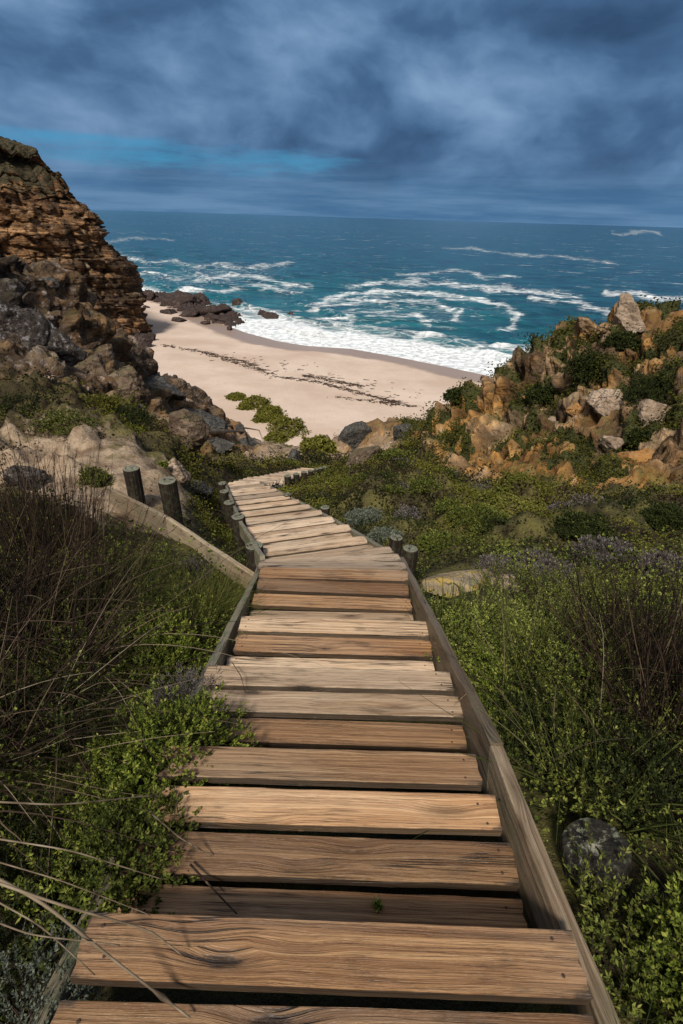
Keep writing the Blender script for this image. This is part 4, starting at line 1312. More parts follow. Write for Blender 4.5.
def orient_leaves(P, N, Ln, Wd, r):
    """leaves that lie in the plane across N (rosette members) - D is already the pointing direction, N a rough up"""
    D, U = N
    n = len(P)
    D = D / (np.linalg.norm(D, axis=1)[:, None] + 1e-9)
    s = np.cross(D, U); s /= np.linalg.norm(s, axis=1)[:, None] + 1e-9
    nn = np.cross(s, D)
    b1 = P; w = Wd[:, None] * .5
    p1 = P + D * (Ln * .45)[:, None] + nn * (Ln * .05)[:, None]
    tip = P + D * Ln[:, None] + nn * (Ln * .18)[:, None]
    V = np.stack([b1, p1 + s * w, tip, p1 - s * w], 1).reshape(-1, 3)
    return V, np.arange(n * 4).reshape(n, 4)


def rosettes(tips, ax, per, Ln, Wd, r, spread=(.5, 1.25), stemlen=0.):
    """leaf rosettes at tips, each with 'per' leaves spiralling about the axis"""
    n = len(tips)
    ax = ax / np.linalg.norm(ax, axis=1)[:, None]
    rf = r.normal(size=(n, 3)); a = np.cross(ax, rf); a /= np.linalg.norm(a, axis=1)[:, None]; b = np.cross(ax, a)
    k = np.arange(per); th = k[None] * 2.399 + r.random((n, 1)) * 6
    el = np.linspace(spread[0], spread[1], per)[None] + r.normal(size=(n, per)) * .15
    D = (np.cos(el)[..., None] * ax[:, None] + np.sin(el)[..., None] * (np.cos(th)[..., None] * a[:, None] + np.sin(th)[..., None] * b[:, None]))
    P = tips[:, None] - ax[:, None] * (np.linspace(0, 1, per)[None, :, None] * stemlen)
    P = np.broadcast_to(P, D.shape).reshape(-1, 3)
    U = np.broadcast_to(ax[:, None], D.shape).reshape(-1, 3)
    m = n * per
    L = Ln * r.uniform(.6, 1.2, m); W = Wd * r.uniform(.7, 1.2, m)
    V, F = orient_leaves(P, (D.reshape(-1, 3), U), L, W, r)
    return V, F


def dome(n, rad, r, lump=.28, shell=(.72, 1.), zmin=-.15):
    d = r.normal(size=(n * 3, 3)); d /= np.linalg.norm(d, axis=1)[:, None]
    d = d[d[:, 2] > zmin][:n]
    rr = (1 + lump * fbm(d * 2.2 + r.random(3) * 30, 3)) * r.uniform(shell[0], shell[1], len(d))
    return d * rr[:, None] * np.array(rad), d


BV = Vector
def bush(name, label, loc, rad, mat, n=900, per=7, ll=.02, lw=.011, seed=1, group=None, lump=.28, shell=(.7, 1.), spread=(.45, 1.3), up=.5, stems=26, tintb=0., cat='bush', stemlen=.02):
    if ll < .03 and cat != 'weed':
        n = int(n * 1.35); ll *= .80; lw *= .78; lump = max(lump, .36); shell = (.5, 1.)
    r = np.random.default_rng(seed)
    tips, d = dome(n, rad, r, lump, shell)
    ax = d + np.array([0, 0, up]) + .3 * r.normal(size=d.shape)
    V, F = rosettes(tips, ax, per, ll, lw, r, spread, stemlen)
    m = len(tips)
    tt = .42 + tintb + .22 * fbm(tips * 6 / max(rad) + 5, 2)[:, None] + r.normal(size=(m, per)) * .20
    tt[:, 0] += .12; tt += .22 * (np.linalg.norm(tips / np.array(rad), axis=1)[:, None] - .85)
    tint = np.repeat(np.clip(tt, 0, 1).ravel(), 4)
    e = empty(name, loc, label, cat, group)
    o = link('foliage', mesh_np('foliage', V, [F], {'tint': tint}, False, [M[mat]]), e)
    k = min(stems * 4, m)
    ii = r.choice(m, k, False)
    B = np.zeros((k, 3)); B[:, :2] = tips[ii, :2] * .12; B[:, 2] = -.05
    T = tips[ii] * .97 - B; L = np.linalg.norm(T, axis=1)
    sv, sf, _ = tubes(B, T / L[:, None], L, np.zeros((k, 3)), np.full(k, .0035 * max(.6, max(rad) * 2)), r, 4, .05)
    link('stems', mesh_np('stems', sv, [sf], {'tint': r.random(len(sv))}, True, [M['twig']]), e)
    return e


def reeds(name, label, center, radius, n, h, mat, seed, spread=.35, lean=(0, 0), droop=.35, thick=.002, group=None, cat='reed clump', heads=False, var=.35, flat=None, nseg=7, tintb=0.):
    r = np.random.default_rng(seed)
    a = r.random(n) * 2 * np.pi; q = np.sqrt(r.random(n)) * radius
    bx_, by_ = np.cos(a) * q, np.sin(a) * q
    if flat: bx_ *= flat[0]; by_ *= flat[1]
    B = np.stack([bx_, by_, np.zeros(n)], -1)
    # follow the slope
    gxs = (gz(center[0] + .1, center[1]) - gz(center[0] - .1, center[1])) / .2
    gys = (gz(center[0], center[1] + .1) - gz(center[0], center[1] - .1)) / .2
    B[:, 2] = np.clip(gxs, -1, 1) * bx_ + np.clip(gys, -1, 1) * by_ - .03
    D = np.stack([np.cos(a) * spread * q / radius + lean[0] + r.normal(size=n) * spread * .5, np.sin(a) * spread * q / radius + lean[1] + r.normal(size=n) * spread * .5, np.ones(n)], -1)
    D /= np.linalg.norm(D, axis=1)[:, None]
    L = h * np.clip(1 + var * r.normal(size=n) * .7 - .15, .25, 1.5)
    dr = droop * r.random(n) ** 1.6
    hd = D.copy(); hd[:, 2] = 0; hd /= np.linalg.norm(hd, axis=1)[:, None] + 1e-6
    DR = hd * (dr * .9)[:, None]; DR[:, 2] = -dr * .8
    V, F, C = tubes(B, D, L, DR, thick * r.uniform(.6, 1.3, n), r, nseg, .02)
    tint = np.repeat(np.clip(r.normal(size=n) * .32 + .42 + tintb, 0, 1), (nseg + 1) * 3)
    e = empty(name, center, label, cat, group)
    link('stalks', mesh_np('stalks', V, [F], {'tint': tint}, True, [M[mat]]), e)
    if heads:
        sel = r.choice(n, int(n * .35), False)
        P = np.repeat(C[sel, -1], 9, 0); ax = np.repeat(C[sel, -1] - C[sel, -3], 9, 0)
        ax /= np.linalg.norm(ax, axis=1)[:, None]
        P = P - ax * (r.random(len(P)) * .06)[:, None]
        Vh, Fh = leaves(P, ax + .7 * r.normal(size=ax.shape), np.full(len(P), .014), np.full(len(P), .006), r)
        link('seed_heads', mesh_np('seed_heads', Vh, [Fh], {'tint': r.random(len(Vh)) * .6}, False, [M['reed_brown']]), e)
    return e


def shoots(name, label, center, radius, n, h, mat, seed, per=16, ll=.018, lw=.007, spread=.35, group=None, flat=(1, 1), tintb=0., cat='bush'):
    """upright leafy shoots: stems with leaves all the way up"""
    r = np.random.default_rng(seed)
    a = r.random(n) * 2 * np.pi; q = np.sqrt(r.random(n)) * radius
    B = np.stack([np.cos(a) * q * flat[0], np.sin(a) * q * flat[1], np.zeros(n)], -1)
    for k in range(n): B[k, 2] = gz(center[0] + B[k, 0], center[1] + B[k, 1]) - center[2] - .02
    D = np.stack([np.cos(a) * spread * q / radius + r.normal(size=n) * .22, np.sin(a) * spread * q / radius + r.normal(size=n) * .22, np.ones(n)], -1)
    D /= np.linalg.norm(D, axis=1)[:, None]
    L = h * r.uniform(.5, 1.15, n)
    hd = D.copy(); hd[:, 2] = -.3
    V, F, C = tubes(B, D, L, hd * (r.random(n) * .35)[:, None], np.full(n, .0022), r, 6, .04)
    e = empty(name, center, label, cat, group)
    link('stems', mesh_np('stems', V, [F], {'tint': r.random(len(V))}, True, [M['twig']]), e)
    t = np.linspace(.25, 1., per)[None] + r.normal(size=(n, per)) * .03
    t = np.clip(t, 0, 1) * 6; i = np.minimum(t.astype(int), 5); f = (t - i)[..., None]
    k = np.arange(n)[:, None]
    P = C[k, i] * (1 - f) + C[k, i + 1] * f
    T = C[k, i + 1] - C[k, i]; T /= np.linalg.norm(T, axis=2)[..., None] + 1e-9
    Lv = np.zeros((0, 3)); 
    P = np.repeat(P.reshape(-1, 3), 2, 0); T = np.repeat(T.reshape(-1, 3), 2, 0)
    rn = r.normal(size=P.shape); Dl = T * .7 + rn / np.linalg.norm(rn, axis=1)[:, None] * .9
    V2, F2_ = orient_leaves(P, (Dl, T), ll * r.uniform(.5, 1.2, len(P)), lw * r.uniform(.7, 1.2, len(P)), r)
    tt = .30 + tintb + .30 * np.repeat((t / 6).reshape(-1), 2) + .16 * r.normal(size=len(P))
    link('foliage', mesh_np('foliage', V2, [F2_], {'tint': np.repeat(np.clip(tt, 0, 1), 4)}, False, [M[mat]]), e)
    return e


def on(px, py):
    p = gpx(px, py); return Vector(p)


def xy(x, y, dz=0.):
    return Vector((x, y, gz(x, y) + dz))


# --- left side, close
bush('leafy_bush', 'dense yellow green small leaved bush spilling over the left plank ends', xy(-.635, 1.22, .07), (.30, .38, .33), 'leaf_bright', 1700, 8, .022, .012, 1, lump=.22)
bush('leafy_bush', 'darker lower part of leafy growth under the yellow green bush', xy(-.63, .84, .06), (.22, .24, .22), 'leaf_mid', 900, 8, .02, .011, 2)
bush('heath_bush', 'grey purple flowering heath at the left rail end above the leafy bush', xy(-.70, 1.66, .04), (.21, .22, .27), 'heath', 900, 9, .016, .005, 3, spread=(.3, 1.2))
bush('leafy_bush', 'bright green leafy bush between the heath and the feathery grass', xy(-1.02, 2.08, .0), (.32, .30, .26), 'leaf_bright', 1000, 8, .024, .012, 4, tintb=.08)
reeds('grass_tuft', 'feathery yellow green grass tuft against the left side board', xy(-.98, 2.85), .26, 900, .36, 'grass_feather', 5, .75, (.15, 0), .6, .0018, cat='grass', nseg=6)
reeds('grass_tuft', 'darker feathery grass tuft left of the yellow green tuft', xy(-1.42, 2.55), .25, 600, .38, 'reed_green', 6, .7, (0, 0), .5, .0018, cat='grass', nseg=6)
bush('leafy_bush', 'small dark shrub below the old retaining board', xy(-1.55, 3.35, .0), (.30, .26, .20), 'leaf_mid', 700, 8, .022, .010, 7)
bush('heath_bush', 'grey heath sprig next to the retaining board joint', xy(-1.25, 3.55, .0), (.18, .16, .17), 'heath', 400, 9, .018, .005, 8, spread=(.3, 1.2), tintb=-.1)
for i, (x, y, rd, n, h, m, sp, ln, dr, lab) in enumerate([
    (-2.55, 3.55, .50, 800, .95, 'reed_brown', .20, (.02, -.05), .15, 'upright brown dry reed clump standing in front of the sandy slope'),
    (-1.85, 2.75, .42, 650, .75, 'reed_brown', .35, (.08, -.05), .4, 'brown reed clump right of the upright reeds'),
    (-2.15, 2.15, .45, 800, .85, 'reed_brown', .45, (.15, -.1), .5, 'tangled brown reed clump at the middle of the left edge'),
    (-1.55, 1.75, .35, 600, .70, 'reed_brown', .6, (.1, -.1), .7, 'dark tangled reeds behind the leafy bush'),
    (-1.45, 1.15, .32, 500, .62, 'reed_brown', .7, (.1, -.1), .8, 'dark reeds at the left edge beside the leafy bush')]):
    reeds('reed_clump', lab, xy(x, y), rd, int(n * .6), h, m, 60 + i, sp, ln, dr, .0033, 'dry reed clumps left of the walk', heads=(i < 3))
# long bleached stalks arching across the left foreground
reeds('straw_stalks', 'pale bleached stalks arching out of the brown reeds', xy(-1.75, 2.0), .45, 70, 1.0, 'reed_straw', 71, .9, (.25, -.5), .7, .0026, cat='dry stalks', nseg=9)
reeds('straw_stalks', 'bleached stalks fanning over the dark reeds by the leafy bush', xy(-1.38, 1.28), .28, 60, .75, 'reed_straw', 72, 1.0, (.4, -.3), .6, .0022, cat='dry stalks', nseg=9)


def stalk(name, label, pts, rad, mat, seed, knots=(), cat='reed stalk'):
    """one bent stalk through given points, with dark nodes"""
    P = np.array(pts, float); base = P[0].copy(); P = P - base
    t = np.linspace(0, len(P) - 1, 24)
    C = np.stack([np.interp(t, np.arange(len(P)), P[:, k]) for k in range(3)], -1)
    for _ in range(3): C[1:-1] = .25 * C[:-2] + .5 * C[1:-1] + .25 * C[2:]
    T = np.gradient(C, axis=0); T /= np.linalg.norm(T, axis=1)[:, None]
    a = np.cross(T, [0, 0, 1.]); a /= np.linalg.norm(a, axis=1)[:, None] + 1e-9; b = np.cross(T, a)
    rr = rad * np.linspace(1, .55, 24)
    for kk in knots:
        rr = rr * (1 + 1.9 * np.exp(-((np.linspace(0, 1, 24) - kk) / .02) ** 2))
    s = 6
    V = np.stack([C + rr[:, None] * (a * math.cos(2 * math.pi * k / s) + b * math.sin(2 * math.pi * k / s)) for k in range(s)], 1)
    i = np.arange(24 * s).reshape(24, s); i2 = np.roll(i, -1, 1)
    F = np.stack([i[:-1], i2[:-1], i2[1:], i[1:]], -1).reshape(-1, 4)
    r = np.random.default_rng(seed)
    tint = np.repeat(np.clip(.55 + .2 * r.normal(size=24), 0, 1), s)
    for kk in knots:
        tint = tint * (1 - np.repeat(np.exp(-((np.linspace(0, 1, 24) - kk) / .05) ** 2), s))
    return tag(link(name, mesh_np(name, V.reshape(-1, 3), [F, i[0][None], i[-1][None]], {'tint': tint}, True, [M[mat]]), None, Vector(base)), label, cat)


def pz(px, py, h):            # point at height h (relative to the eye) on a pixel's ray
    return atz(px, py, H + h)


stalk('reed_stalk', 'thick straw reed with dark node lying from the left corner over the bottom plank', [pz(-60, 850, -1.20), pz(40, 900, -1.27), pz(120, 965, -1.42), pz(190, 1018, -1.50)], .0042, 'reed_straw', 1, (.86,))
stalk('reed_stalk', 'straw reed above the thick one ending on the mossy plank', [pz(-60, 862, -1.16), pz(60, 905, -1.25), pz(150, 930, -1.42), pz(182, 955, -1.49)], .0032, 'reed_straw', 2)
stalk('reed_stalk', 'short dark broken reed lying across two planks', [pz(190, 864, -1.69), pz(212, 888, -1.68), pz(237, 914, -1.69)], .0035, 'reed_brown', 3)
stalk('reed_stalk', 'thin brown reed with a black node poking from the leafy bush', [pz(150, 812, -1.45), pz(180, 838, -1.62), pz(212, 856, -1.70)], .0026, 'reed_straw', 4, (.8,))
stalk('reed_stalk', 'long pale reed reaching horizontally over the leafy bush', [pz(-40, 800, -1.05), pz(60, 805, -1.15), pz(155, 795, -1.33)], .0024, 'reed_straw', 5)
stalk('reed_stalk', 'dark twig hanging on the left ends of the middle planks', [pz(232, 662, -1.90), pz(241, 676, -1.87), pz(245, 692, -1.925)], .0022, 'reed_brown', 6)
stalk('reed_stalk', 'pale grass stalk leaning over the right side board', [pz(455, 704, -1.86), pz(466, 694, -1.80), pz(478, 685, -1.72)], .0018, 'reed_straw', 7)

rs = np.random.default_rng(61)
for i, (p0, p1, p2, lab) in enumerate([
        ((-60, 845, -1.15), (60, 880, -1.22), (150, 915, -1.40), 'straw stalk crossing just above the two long corner stalks'),
        ((-60, 870, -1.18), (40, 925, -1.28), (95, 975, -1.42), 'straw stalk bending down steeply in the bottom left corner'),
        ((-60, 900, -1.20), (30, 935, -1.28), (120, 945, -1.40), 'thin straw stalk lowest of the fan in the left corner'),
        ((-60, 830, -1.10), (70, 850, -1.18), (165, 880, -1.36), 'thin pale stalk topmost of the fan in the left corner')]):
    stalk('reed_stalk', lab, [pz(*p0), pz(*p1), pz(*p2)], rs.uniform(.0014, .0024), 'reed_straw', 500 + i)
bush('grey_herb', 'sparse grey green herb in the bottom left corner', xy(-.70, .45, .02), (.24, .22, .16), 'leaf_grey', 520, 7, .014, .007, 9, cat='herb', tintb=-.1, lump=.5)
bush('leafy_bush', 'dark leafy growth at the left edge below the straw stalks', xy(-1.25, .75, -.05), (.32, .34, .24), 'leaf_dark', 900, 8, .020, .010, 10)

# sprout growing between planks
spt = pz(378, 905, -1.715)
bush('sprout', 'tiny green sprout growing between two planks', Vector(spt), (.018, .014, .022), 'lime', 26, 6, .010, .007, 33, cat='weed', stems=4)

# --- right side, close
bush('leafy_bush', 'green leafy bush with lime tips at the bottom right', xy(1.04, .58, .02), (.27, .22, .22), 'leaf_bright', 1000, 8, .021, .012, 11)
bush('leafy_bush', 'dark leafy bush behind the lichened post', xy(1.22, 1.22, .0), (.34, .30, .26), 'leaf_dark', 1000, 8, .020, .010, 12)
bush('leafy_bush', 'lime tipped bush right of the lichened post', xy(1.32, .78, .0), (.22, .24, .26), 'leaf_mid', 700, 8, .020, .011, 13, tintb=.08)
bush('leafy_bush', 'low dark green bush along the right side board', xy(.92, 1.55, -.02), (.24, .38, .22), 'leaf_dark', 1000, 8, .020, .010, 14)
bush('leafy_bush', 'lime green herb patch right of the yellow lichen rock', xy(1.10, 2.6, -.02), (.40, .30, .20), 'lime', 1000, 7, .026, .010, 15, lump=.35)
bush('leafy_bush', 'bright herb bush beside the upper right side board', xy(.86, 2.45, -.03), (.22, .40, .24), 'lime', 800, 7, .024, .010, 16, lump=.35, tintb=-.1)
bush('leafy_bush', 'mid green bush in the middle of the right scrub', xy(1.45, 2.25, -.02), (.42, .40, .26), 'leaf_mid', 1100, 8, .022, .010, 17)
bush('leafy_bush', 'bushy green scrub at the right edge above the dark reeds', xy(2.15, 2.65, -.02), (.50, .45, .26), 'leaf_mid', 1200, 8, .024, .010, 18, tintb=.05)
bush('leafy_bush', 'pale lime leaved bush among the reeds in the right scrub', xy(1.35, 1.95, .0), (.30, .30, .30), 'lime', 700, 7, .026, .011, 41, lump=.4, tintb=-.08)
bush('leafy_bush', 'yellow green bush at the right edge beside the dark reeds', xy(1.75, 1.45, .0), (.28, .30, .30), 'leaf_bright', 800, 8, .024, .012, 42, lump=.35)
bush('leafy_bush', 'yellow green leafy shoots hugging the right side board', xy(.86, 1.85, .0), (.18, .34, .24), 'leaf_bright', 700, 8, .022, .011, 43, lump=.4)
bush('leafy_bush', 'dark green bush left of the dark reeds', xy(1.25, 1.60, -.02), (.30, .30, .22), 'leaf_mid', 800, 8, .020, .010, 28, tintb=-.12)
for i, (x, y, rd, n, h, m, sp, ln, dr, lab) in enumerate([
    (1.70, 1.75, .34, 900, .82, 'reed_brown', .40, (.05, .0), .35, 'dark brown reed clump at the right edge'),
    (1.42, 1.36, .22, 260, .60, 'reed_brown', .45, (.10, .0), .4, 'dark brown reed clump just above the lichened post'),
    (1.15, 2.05, .22, 170, .60, 'reed_green', .35, (.0, .0), .3, 'green reeds in the middle of the right scrub'),
    (.80, 2.75, .20, 260, .45, 'reed_green', .30, (.02, .0), .25, 'thin upright grass beside the right posts'),
    (1.75, 2.25, .30, 420, .62, 'reed_brown', .35, (.0, .0), .3, 'brown reeds behind the dark reed clump'),
    (1.02, 1.22, .18, 110, .48, 'reed_green', .6, (.1, .0), .6, 'grassy stalks leaning beside the right side board')]):
    reeds('reed_clump', lab, xy(x, y), rd, int(n * .65), h, m, 90 + i, sp, ln, dr, .0034, 'reed clumps right of the walk', heads=(i == 0))
for i, (x, y, rd, n, h, m, fl, lab) in enumerate([
    (.95, 2.95, .34, 170, .26, 'lime', (1, .8), 'pale lime upright shoots just below the yellow lichen rock'),
    (.90, 2.25, .30, 170, .34, 'leaf_bright', (.8, 1.2), 'upright yellow green shoots along the upper right side board'),
    (1.35, 2.55, .42, 260, .32, 'lime', (1, .8), 'wide patch of lime shoots in the upper right scrub'),
    (1.85, 2.75, .45, 240, .34, 'leaf_mid', (1, .8), 'dull green shoots at the right edge above the reeds'),
    (1.15, 1.65, .28, 170, .34, 'leaf_mid', (1, 1), 'green shoots in the hollow left of the dark reeds'),
    (1.62, 1.25, .26, 170, .34, 'leaf_bright', (1, 1), 'yellow green shoots under the dark reeds at the right edge'),
    (1.02, 1.28, .16, 80, .26, 'leaf_mid', (1, 1.2), 'short green shoots just behind the lichened post'),
    (.84, .66, .15, 110, .20, 'leaf_mid', (.8, 1.4), 'short green shoots at the bottom right against the side board'),
    (2.35, 3.35, .55, 260, .36, 'leaf_bright', (1, .8), 'yellow green shoots at the right edge near the heath'),
    (1.7, 3.5, .5, 240, .30, 'leaf_mid', (1, .7), 'green shoots in front of the grey heath mound')]):
    shoots('leafy_shoots', lab, xy(x, y), rd, n, h, m, 400 + i, flat=fl, group=None)
for i, (x, y, rd, n, h, m, fl, lab) in enumerate([
    (-1.02, 2.35, .26, 150, .30, 'leaf_bright', (1, 1), 'upright yellow green shoots left of the left side board'),
    (-1.30, 1.95, .26, 130, .32, 'leaf_mid', (1, 1), 'dull green shoots among the brown reeds'),
    (-.78, .95, .20, 160, .20, 'leaf_bright', (.9, 1.3), 'yellow green shoots leaning over the lower left plank ends'),
    (-1.15, 1.45, .25, 120, .30, 'leaf_dark', (1, 1), 'dark shoots behind the yellow green bush'),
    (-.98, .62, .26, 140, .17, 'leaf_dark', (1, 1), 'dark shoots under the straw stalks')]):
    shoots('leafy_shoots', lab, xy(x, y), rd, n, h, m, 430 + i, flat=fl)
reeds('straw_stalks', 'few pale stalks leaning through the right scrub', xy(1.2, 1.7), .5, 40, .75, 'reed_straw', 99, .6, (0, 0), .4, .0018, cat='dry stalks')

# --- middle distance, right
G_M = 'heath bushes on the right slope'
for i, (px, py, w, h, m, lab) in enumerate([
    (540, 580, 90, 34, 'heath', 'grey purple heath mound behind the yellow lichen rock'),
    (500, 572, 50, 22, 'heath', 'small grey heath just above the yellow lichen rock'),
    (610, 560, 80, 26, 'heath', 'grey purple heath mound farther right beside the dark mat'),
    (665, 572, 60, 26, 'heath', 'grey heath at the right picture edge'),
    (650, 625, 90, 36, 'leaf_dark', 'dark green mat bush at the right edge of the slope'),
    (585, 530, 60, 24, 'leaf_dark', 'dark bush in the middle of the right slope'),
    (668, 520, 50, 22, 'leaf_dark', 'dark bush near the foot of the hill at the right edge'),
    (655, 400, 70, 46, 'leaf_dark', 'large dark green bush high on the right hill'),
    (590, 372, 52, 34, 'leaf_dark', 'dark bush on the upper face of the right hill'),
    (640, 440, 26, 20, 'leaf_dark', 'small dark bush between the orange boulders'),
    (458, 398, 30, 14, 'leaf_dark', 'dark bush on the lower right skyline'),
    (545, 398, 36, 22, 'leaf_dark', 'dark bush beside the upright tan crag'),
    (622, 345, 40, 20, 'leaf_dark', 'dark bush behind the skyline boulder'),
    (365, 520, 40, 16, 'leaf_grey', 'grey green bush right of the second flight'),
    (385, 540, 36, 18, 'leaf_grey', 'grey green bush just behind the right posts'),
    (440, 545, 44, 18, 'leaf_mid', 'green bush behind the right posts'),
    (478, 520, 60, 20, 'leaf_mid', 'green bush on the gentle slope beyond the posts')]):
    p = on(px, py); Zd = float((np.array(p) - np.array([0, 0, H])) @ Fv); k = Zd / FPX
    rw = w * k / 2; rh = h * k * .62
    n = 1900
    ll = max(.0301, Zd * .0034)
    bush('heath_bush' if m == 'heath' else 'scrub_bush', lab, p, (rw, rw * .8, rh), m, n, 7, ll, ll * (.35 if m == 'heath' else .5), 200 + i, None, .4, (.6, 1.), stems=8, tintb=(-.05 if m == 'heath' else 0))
rb_ = np.random.default_rng(44)
ids = np.flatnonzero((xf > .3) & (yf > 5.2) & (yf < 22) & (rockm < .4) & (np.abs(xf / (yf + C0)) < .75) & (near_walk < .05)); ids = rb_.choice(ids, 34, False)
for i, j in enumerate(ids):
    q = HV[j]; dd = float(np.hypot(q[0], q[1])); w_ = rb_.uniform(.025, .05) * dd
    bush('low_shrub', 'low rounded shrub among the mossy cover of the right slope', Vector(q), (w_, w_ * .8, w_ * .6), ('leaf_dark', 'leaf_mid', 'mat_green', 'heath')[i % 4], 420, 6, max(.031, dd * .0036), max(.016, dd * .0018), 600 + i, 'low shrubs on the right slope', .45, (.5, 1.), stems=3)
# middle distance, left
for i, (px, py, w, h, m, lab) in enumerate([
    (20, 412, 70, 34, 'leaf_dark', 'dark green bush under the lichen crag at the left edge'),
    (95, 482, 34, 26, 'leaf_mid', 'green plant on the bare sand of the left slope'),
    (70, 425, 60, 26, 'leaf_mid', 'green bush in the middle of the left slope'),
    (130, 420, 50, 22, 'leaf_dark', 'dark bush on the left slope below the brown crag'),
    (100, 405, 44, 16, 'mat_green', 'mossy brown green bush on the left slope'),
    (163, 466, 10, 9, 'leaf_bright', 'tiny bright green plant on the sandy rock behind the posts')]):
    p = on(px, py); Zd = float((np.array(p) - np.array([0, 0, H])) @ Fv); k = Zd / FPX
    rw = w * k / 2; rh = h * k * .6
    ll = max(.0301, Zd * .0034)
    bush('scrub_bush', lab, p, (rw, rw * .8, rh), m, 700 if w > 20 else 120, 7, ll, ll * .5, 230 + i, None, .45, (.55, 1.), stems=8)
# dune mats at the foot of the left spur
for i, (px, py, w, h, lab) in enumerate([
    (255, 405, 30, 8, 'topmost green mat on the sand below the left spur'), (270, 414, 26, 7, 'green mat creeping over the sand slope'),
    (288, 430, 34, 12, 'largest green mat at the tip of the dune tongue'), (262, 420, 16, 6, 'small round green mat on the sand'),
    (246, 408, 14, 5, 'small green mat beside the dark slab'), (318, 452, 34, 14, 'green mat at the mouth of the path onto the beach'),
    (276, 440, 22, 8, 'green mat below the largest dune mat'), (236, 398, 18, 5, 'thin green mat highest beside the dark slab'), (280, 422, 18, 6, 'narrow green mat between the creeping mat and the largest one')]):
    p = on(px, py) if i in (5,) else None
    if p is None:
        zq = 3.
        for _ in range(6):
            p = Vector(atz(px, py, zq)); q = poly_dist(np.array([p.x]), np.array([p.y]), SHORE)[0]; zq = .04 + min(max(q, 0) * .045, 2.6 + .01 * q) + .02
        g_ = gpx(px, py)
        if g_[1] < p.y - 1.: p = Vector(g_)
    Zd = float((np.array(p) - np.array([0, 0, H])) @ Fv); k = Zd / FPX
    rw = w * k / 2; rh = h * k * .8
    bush('dune_mat', lab, p, (rw, rw * 1.3, rh), 'mat_green', 900, 6, .32 * (rw / 3) ** .3, .2, 260 + i, 'green mats on the dune', .45, (.7, 1.), stems=2, tintb=.12, cat='dune plant')

# ------------------------------------------------------------------ ground cover (uncountable)
rr = np.random.default_rng(77)


def cover(name, label, sel_w, n, size_fn, mat, ax_up, per, seed, kind='stuff', asp=.5, lift=.0, tintb=0.):
    r = np.random.default_rng(seed)
    w = np.clip(sel_w, 0, None); w = w / w.sum()
    ii = r.choice(len(w), n, True, w)
    P = HV[ii].copy()
    sz = size_fn(dist[ii]) * r.uniform(.6, 1.3, n)
    cellw = (yf[ii] + C0) * .008
    P[:, 0] += r.normal(size=n) * cellw; P[:, 1] += r.normal(size=n) * cellw
    # clumps: short stems of differing height
    hgt = sz * r.random(n) * lift
    P += HN[ii] * (hgt * .7 - .01)[:, None]; P[:, 2] += hgt * .6
    far_ = np.clip((dist[ii] - 4) / 8, 0, 1)[:, None]
    ax = HN[ii] * .6 + np.array([0, 0, ax_up]) + (.45 - .22 * far_) * r.normal(size=(n, 3))
    V, F = rosettes(P, ax, per, 1., 1., r, (.4, 1.35), 0.)
    # scale each leaf about its tip point
    base = np.repeat(P, per * 4, 0)
    V = base + (V - base) * np.repeat(sz, per * 4)[:, None]
    tt = .40 + tintb + .26 * fbm(HV[ii] * .8, 3)[:, None] + (.18 - .09 * far_) * r.normal(size=(n, per))
    tint = np.repeat(np.clip(tt, 0, 1).ravel(), 4)
    # narrow the leaves
    o = link(name, mesh_np(name, V, [F], {'tint': tint}, False, [M[mat]]))
    return tag(o, label, 'ground cover', kind=kind)


onwalk = (d1 < .66) & (yf < 3.9) | (d2 < .64) | (d3 < .62)
dboard = np.minimum(seg_dist(xf, yf, e0[:2], e1[:2]), seg_dist(xf, yf, e1[:2], e2[:2]))
ylr = gpx(466, 584)
drock = np.hypot(xf - ylr[0], (yf - ylr[1]) * .6)
stp = at(592, 850, .93)
keep = sstep(.13, .32, np.hypot(xf - stp[0] - .01, yf - stp[1] + .06)) * sstep(.10, .5, dboard) * sstep(.35, .6, drock)
vis = (np.abs(xf / (yf + C0)) < .85)
soft_ok = np.where(onwalk, 0, 1) * (1 - sstep(.25, .5, sandm + .35 * patch2)) * (1 - sstep(.3, .55, rockm + .15 * patch2)) * vis * keep
area = (yf + C0)
nearm = soft_ok * sstep(6.5, 4.5, dist) * area
cover('ground_cover', 'low green leaves covering the ground beside the walk', nearm * (.35 + sstep(-.3, .4, patch)), 26000, lambda d: np.clip(.008 + .0028 * d, .011, .03), 'leaf_mid', .6, 6, 1, lift=7.)
cover('ground_cover', 'yellow green leaf tips speckling the ground beside the walk', nearm * sstep(-.15, .4, patch2), 16000, lambda d: np.clip(.007 + .0026 * d, .010, .03), 'lime', .7, 6, 11, lift=9.)
cover('ground_cover', 'dark leaves and litter covering the ground beside the walk', nearm, 16000, lambda d: np.clip(.008 + .003 * d, .011, .03), 'leaf_dark', .5, 6, 2, lift=4.)
midm = soft_ok * sstep(4.2, 5.5, dist) * (dist < 60) * (.25 + .75 * greenm) * area ** .4 * np.where((xf < -2.3) & (yf > 5.5), .42, 1.)
sz = lambda d: np.clip(.0031 * d, .016, .15)
cover('scrub_cover', 'low mossy green scrub covering the valley slopes', midm * sstep(-.2, .3, patch + .6 * patch2), 72000, sz, 'mat_green', .6, 5, 3, lift=2.0, tintb=.10)
cover('scrub_cover', 'dark scrub patches covering the valley slopes', midm * sstep(.05, .4, -patch + .5 * patch2), 20000, sz, 'leaf_dark', .6, 5, 4, lift=2.6)
cover('scrub_cover', 'dry brown stalks and heath between the green patches', midm * sstep(-.1, .35, -patch2), 30000, sz, 'reed_brown', .6, 5, 5, lift=2.6, tintb=.1)
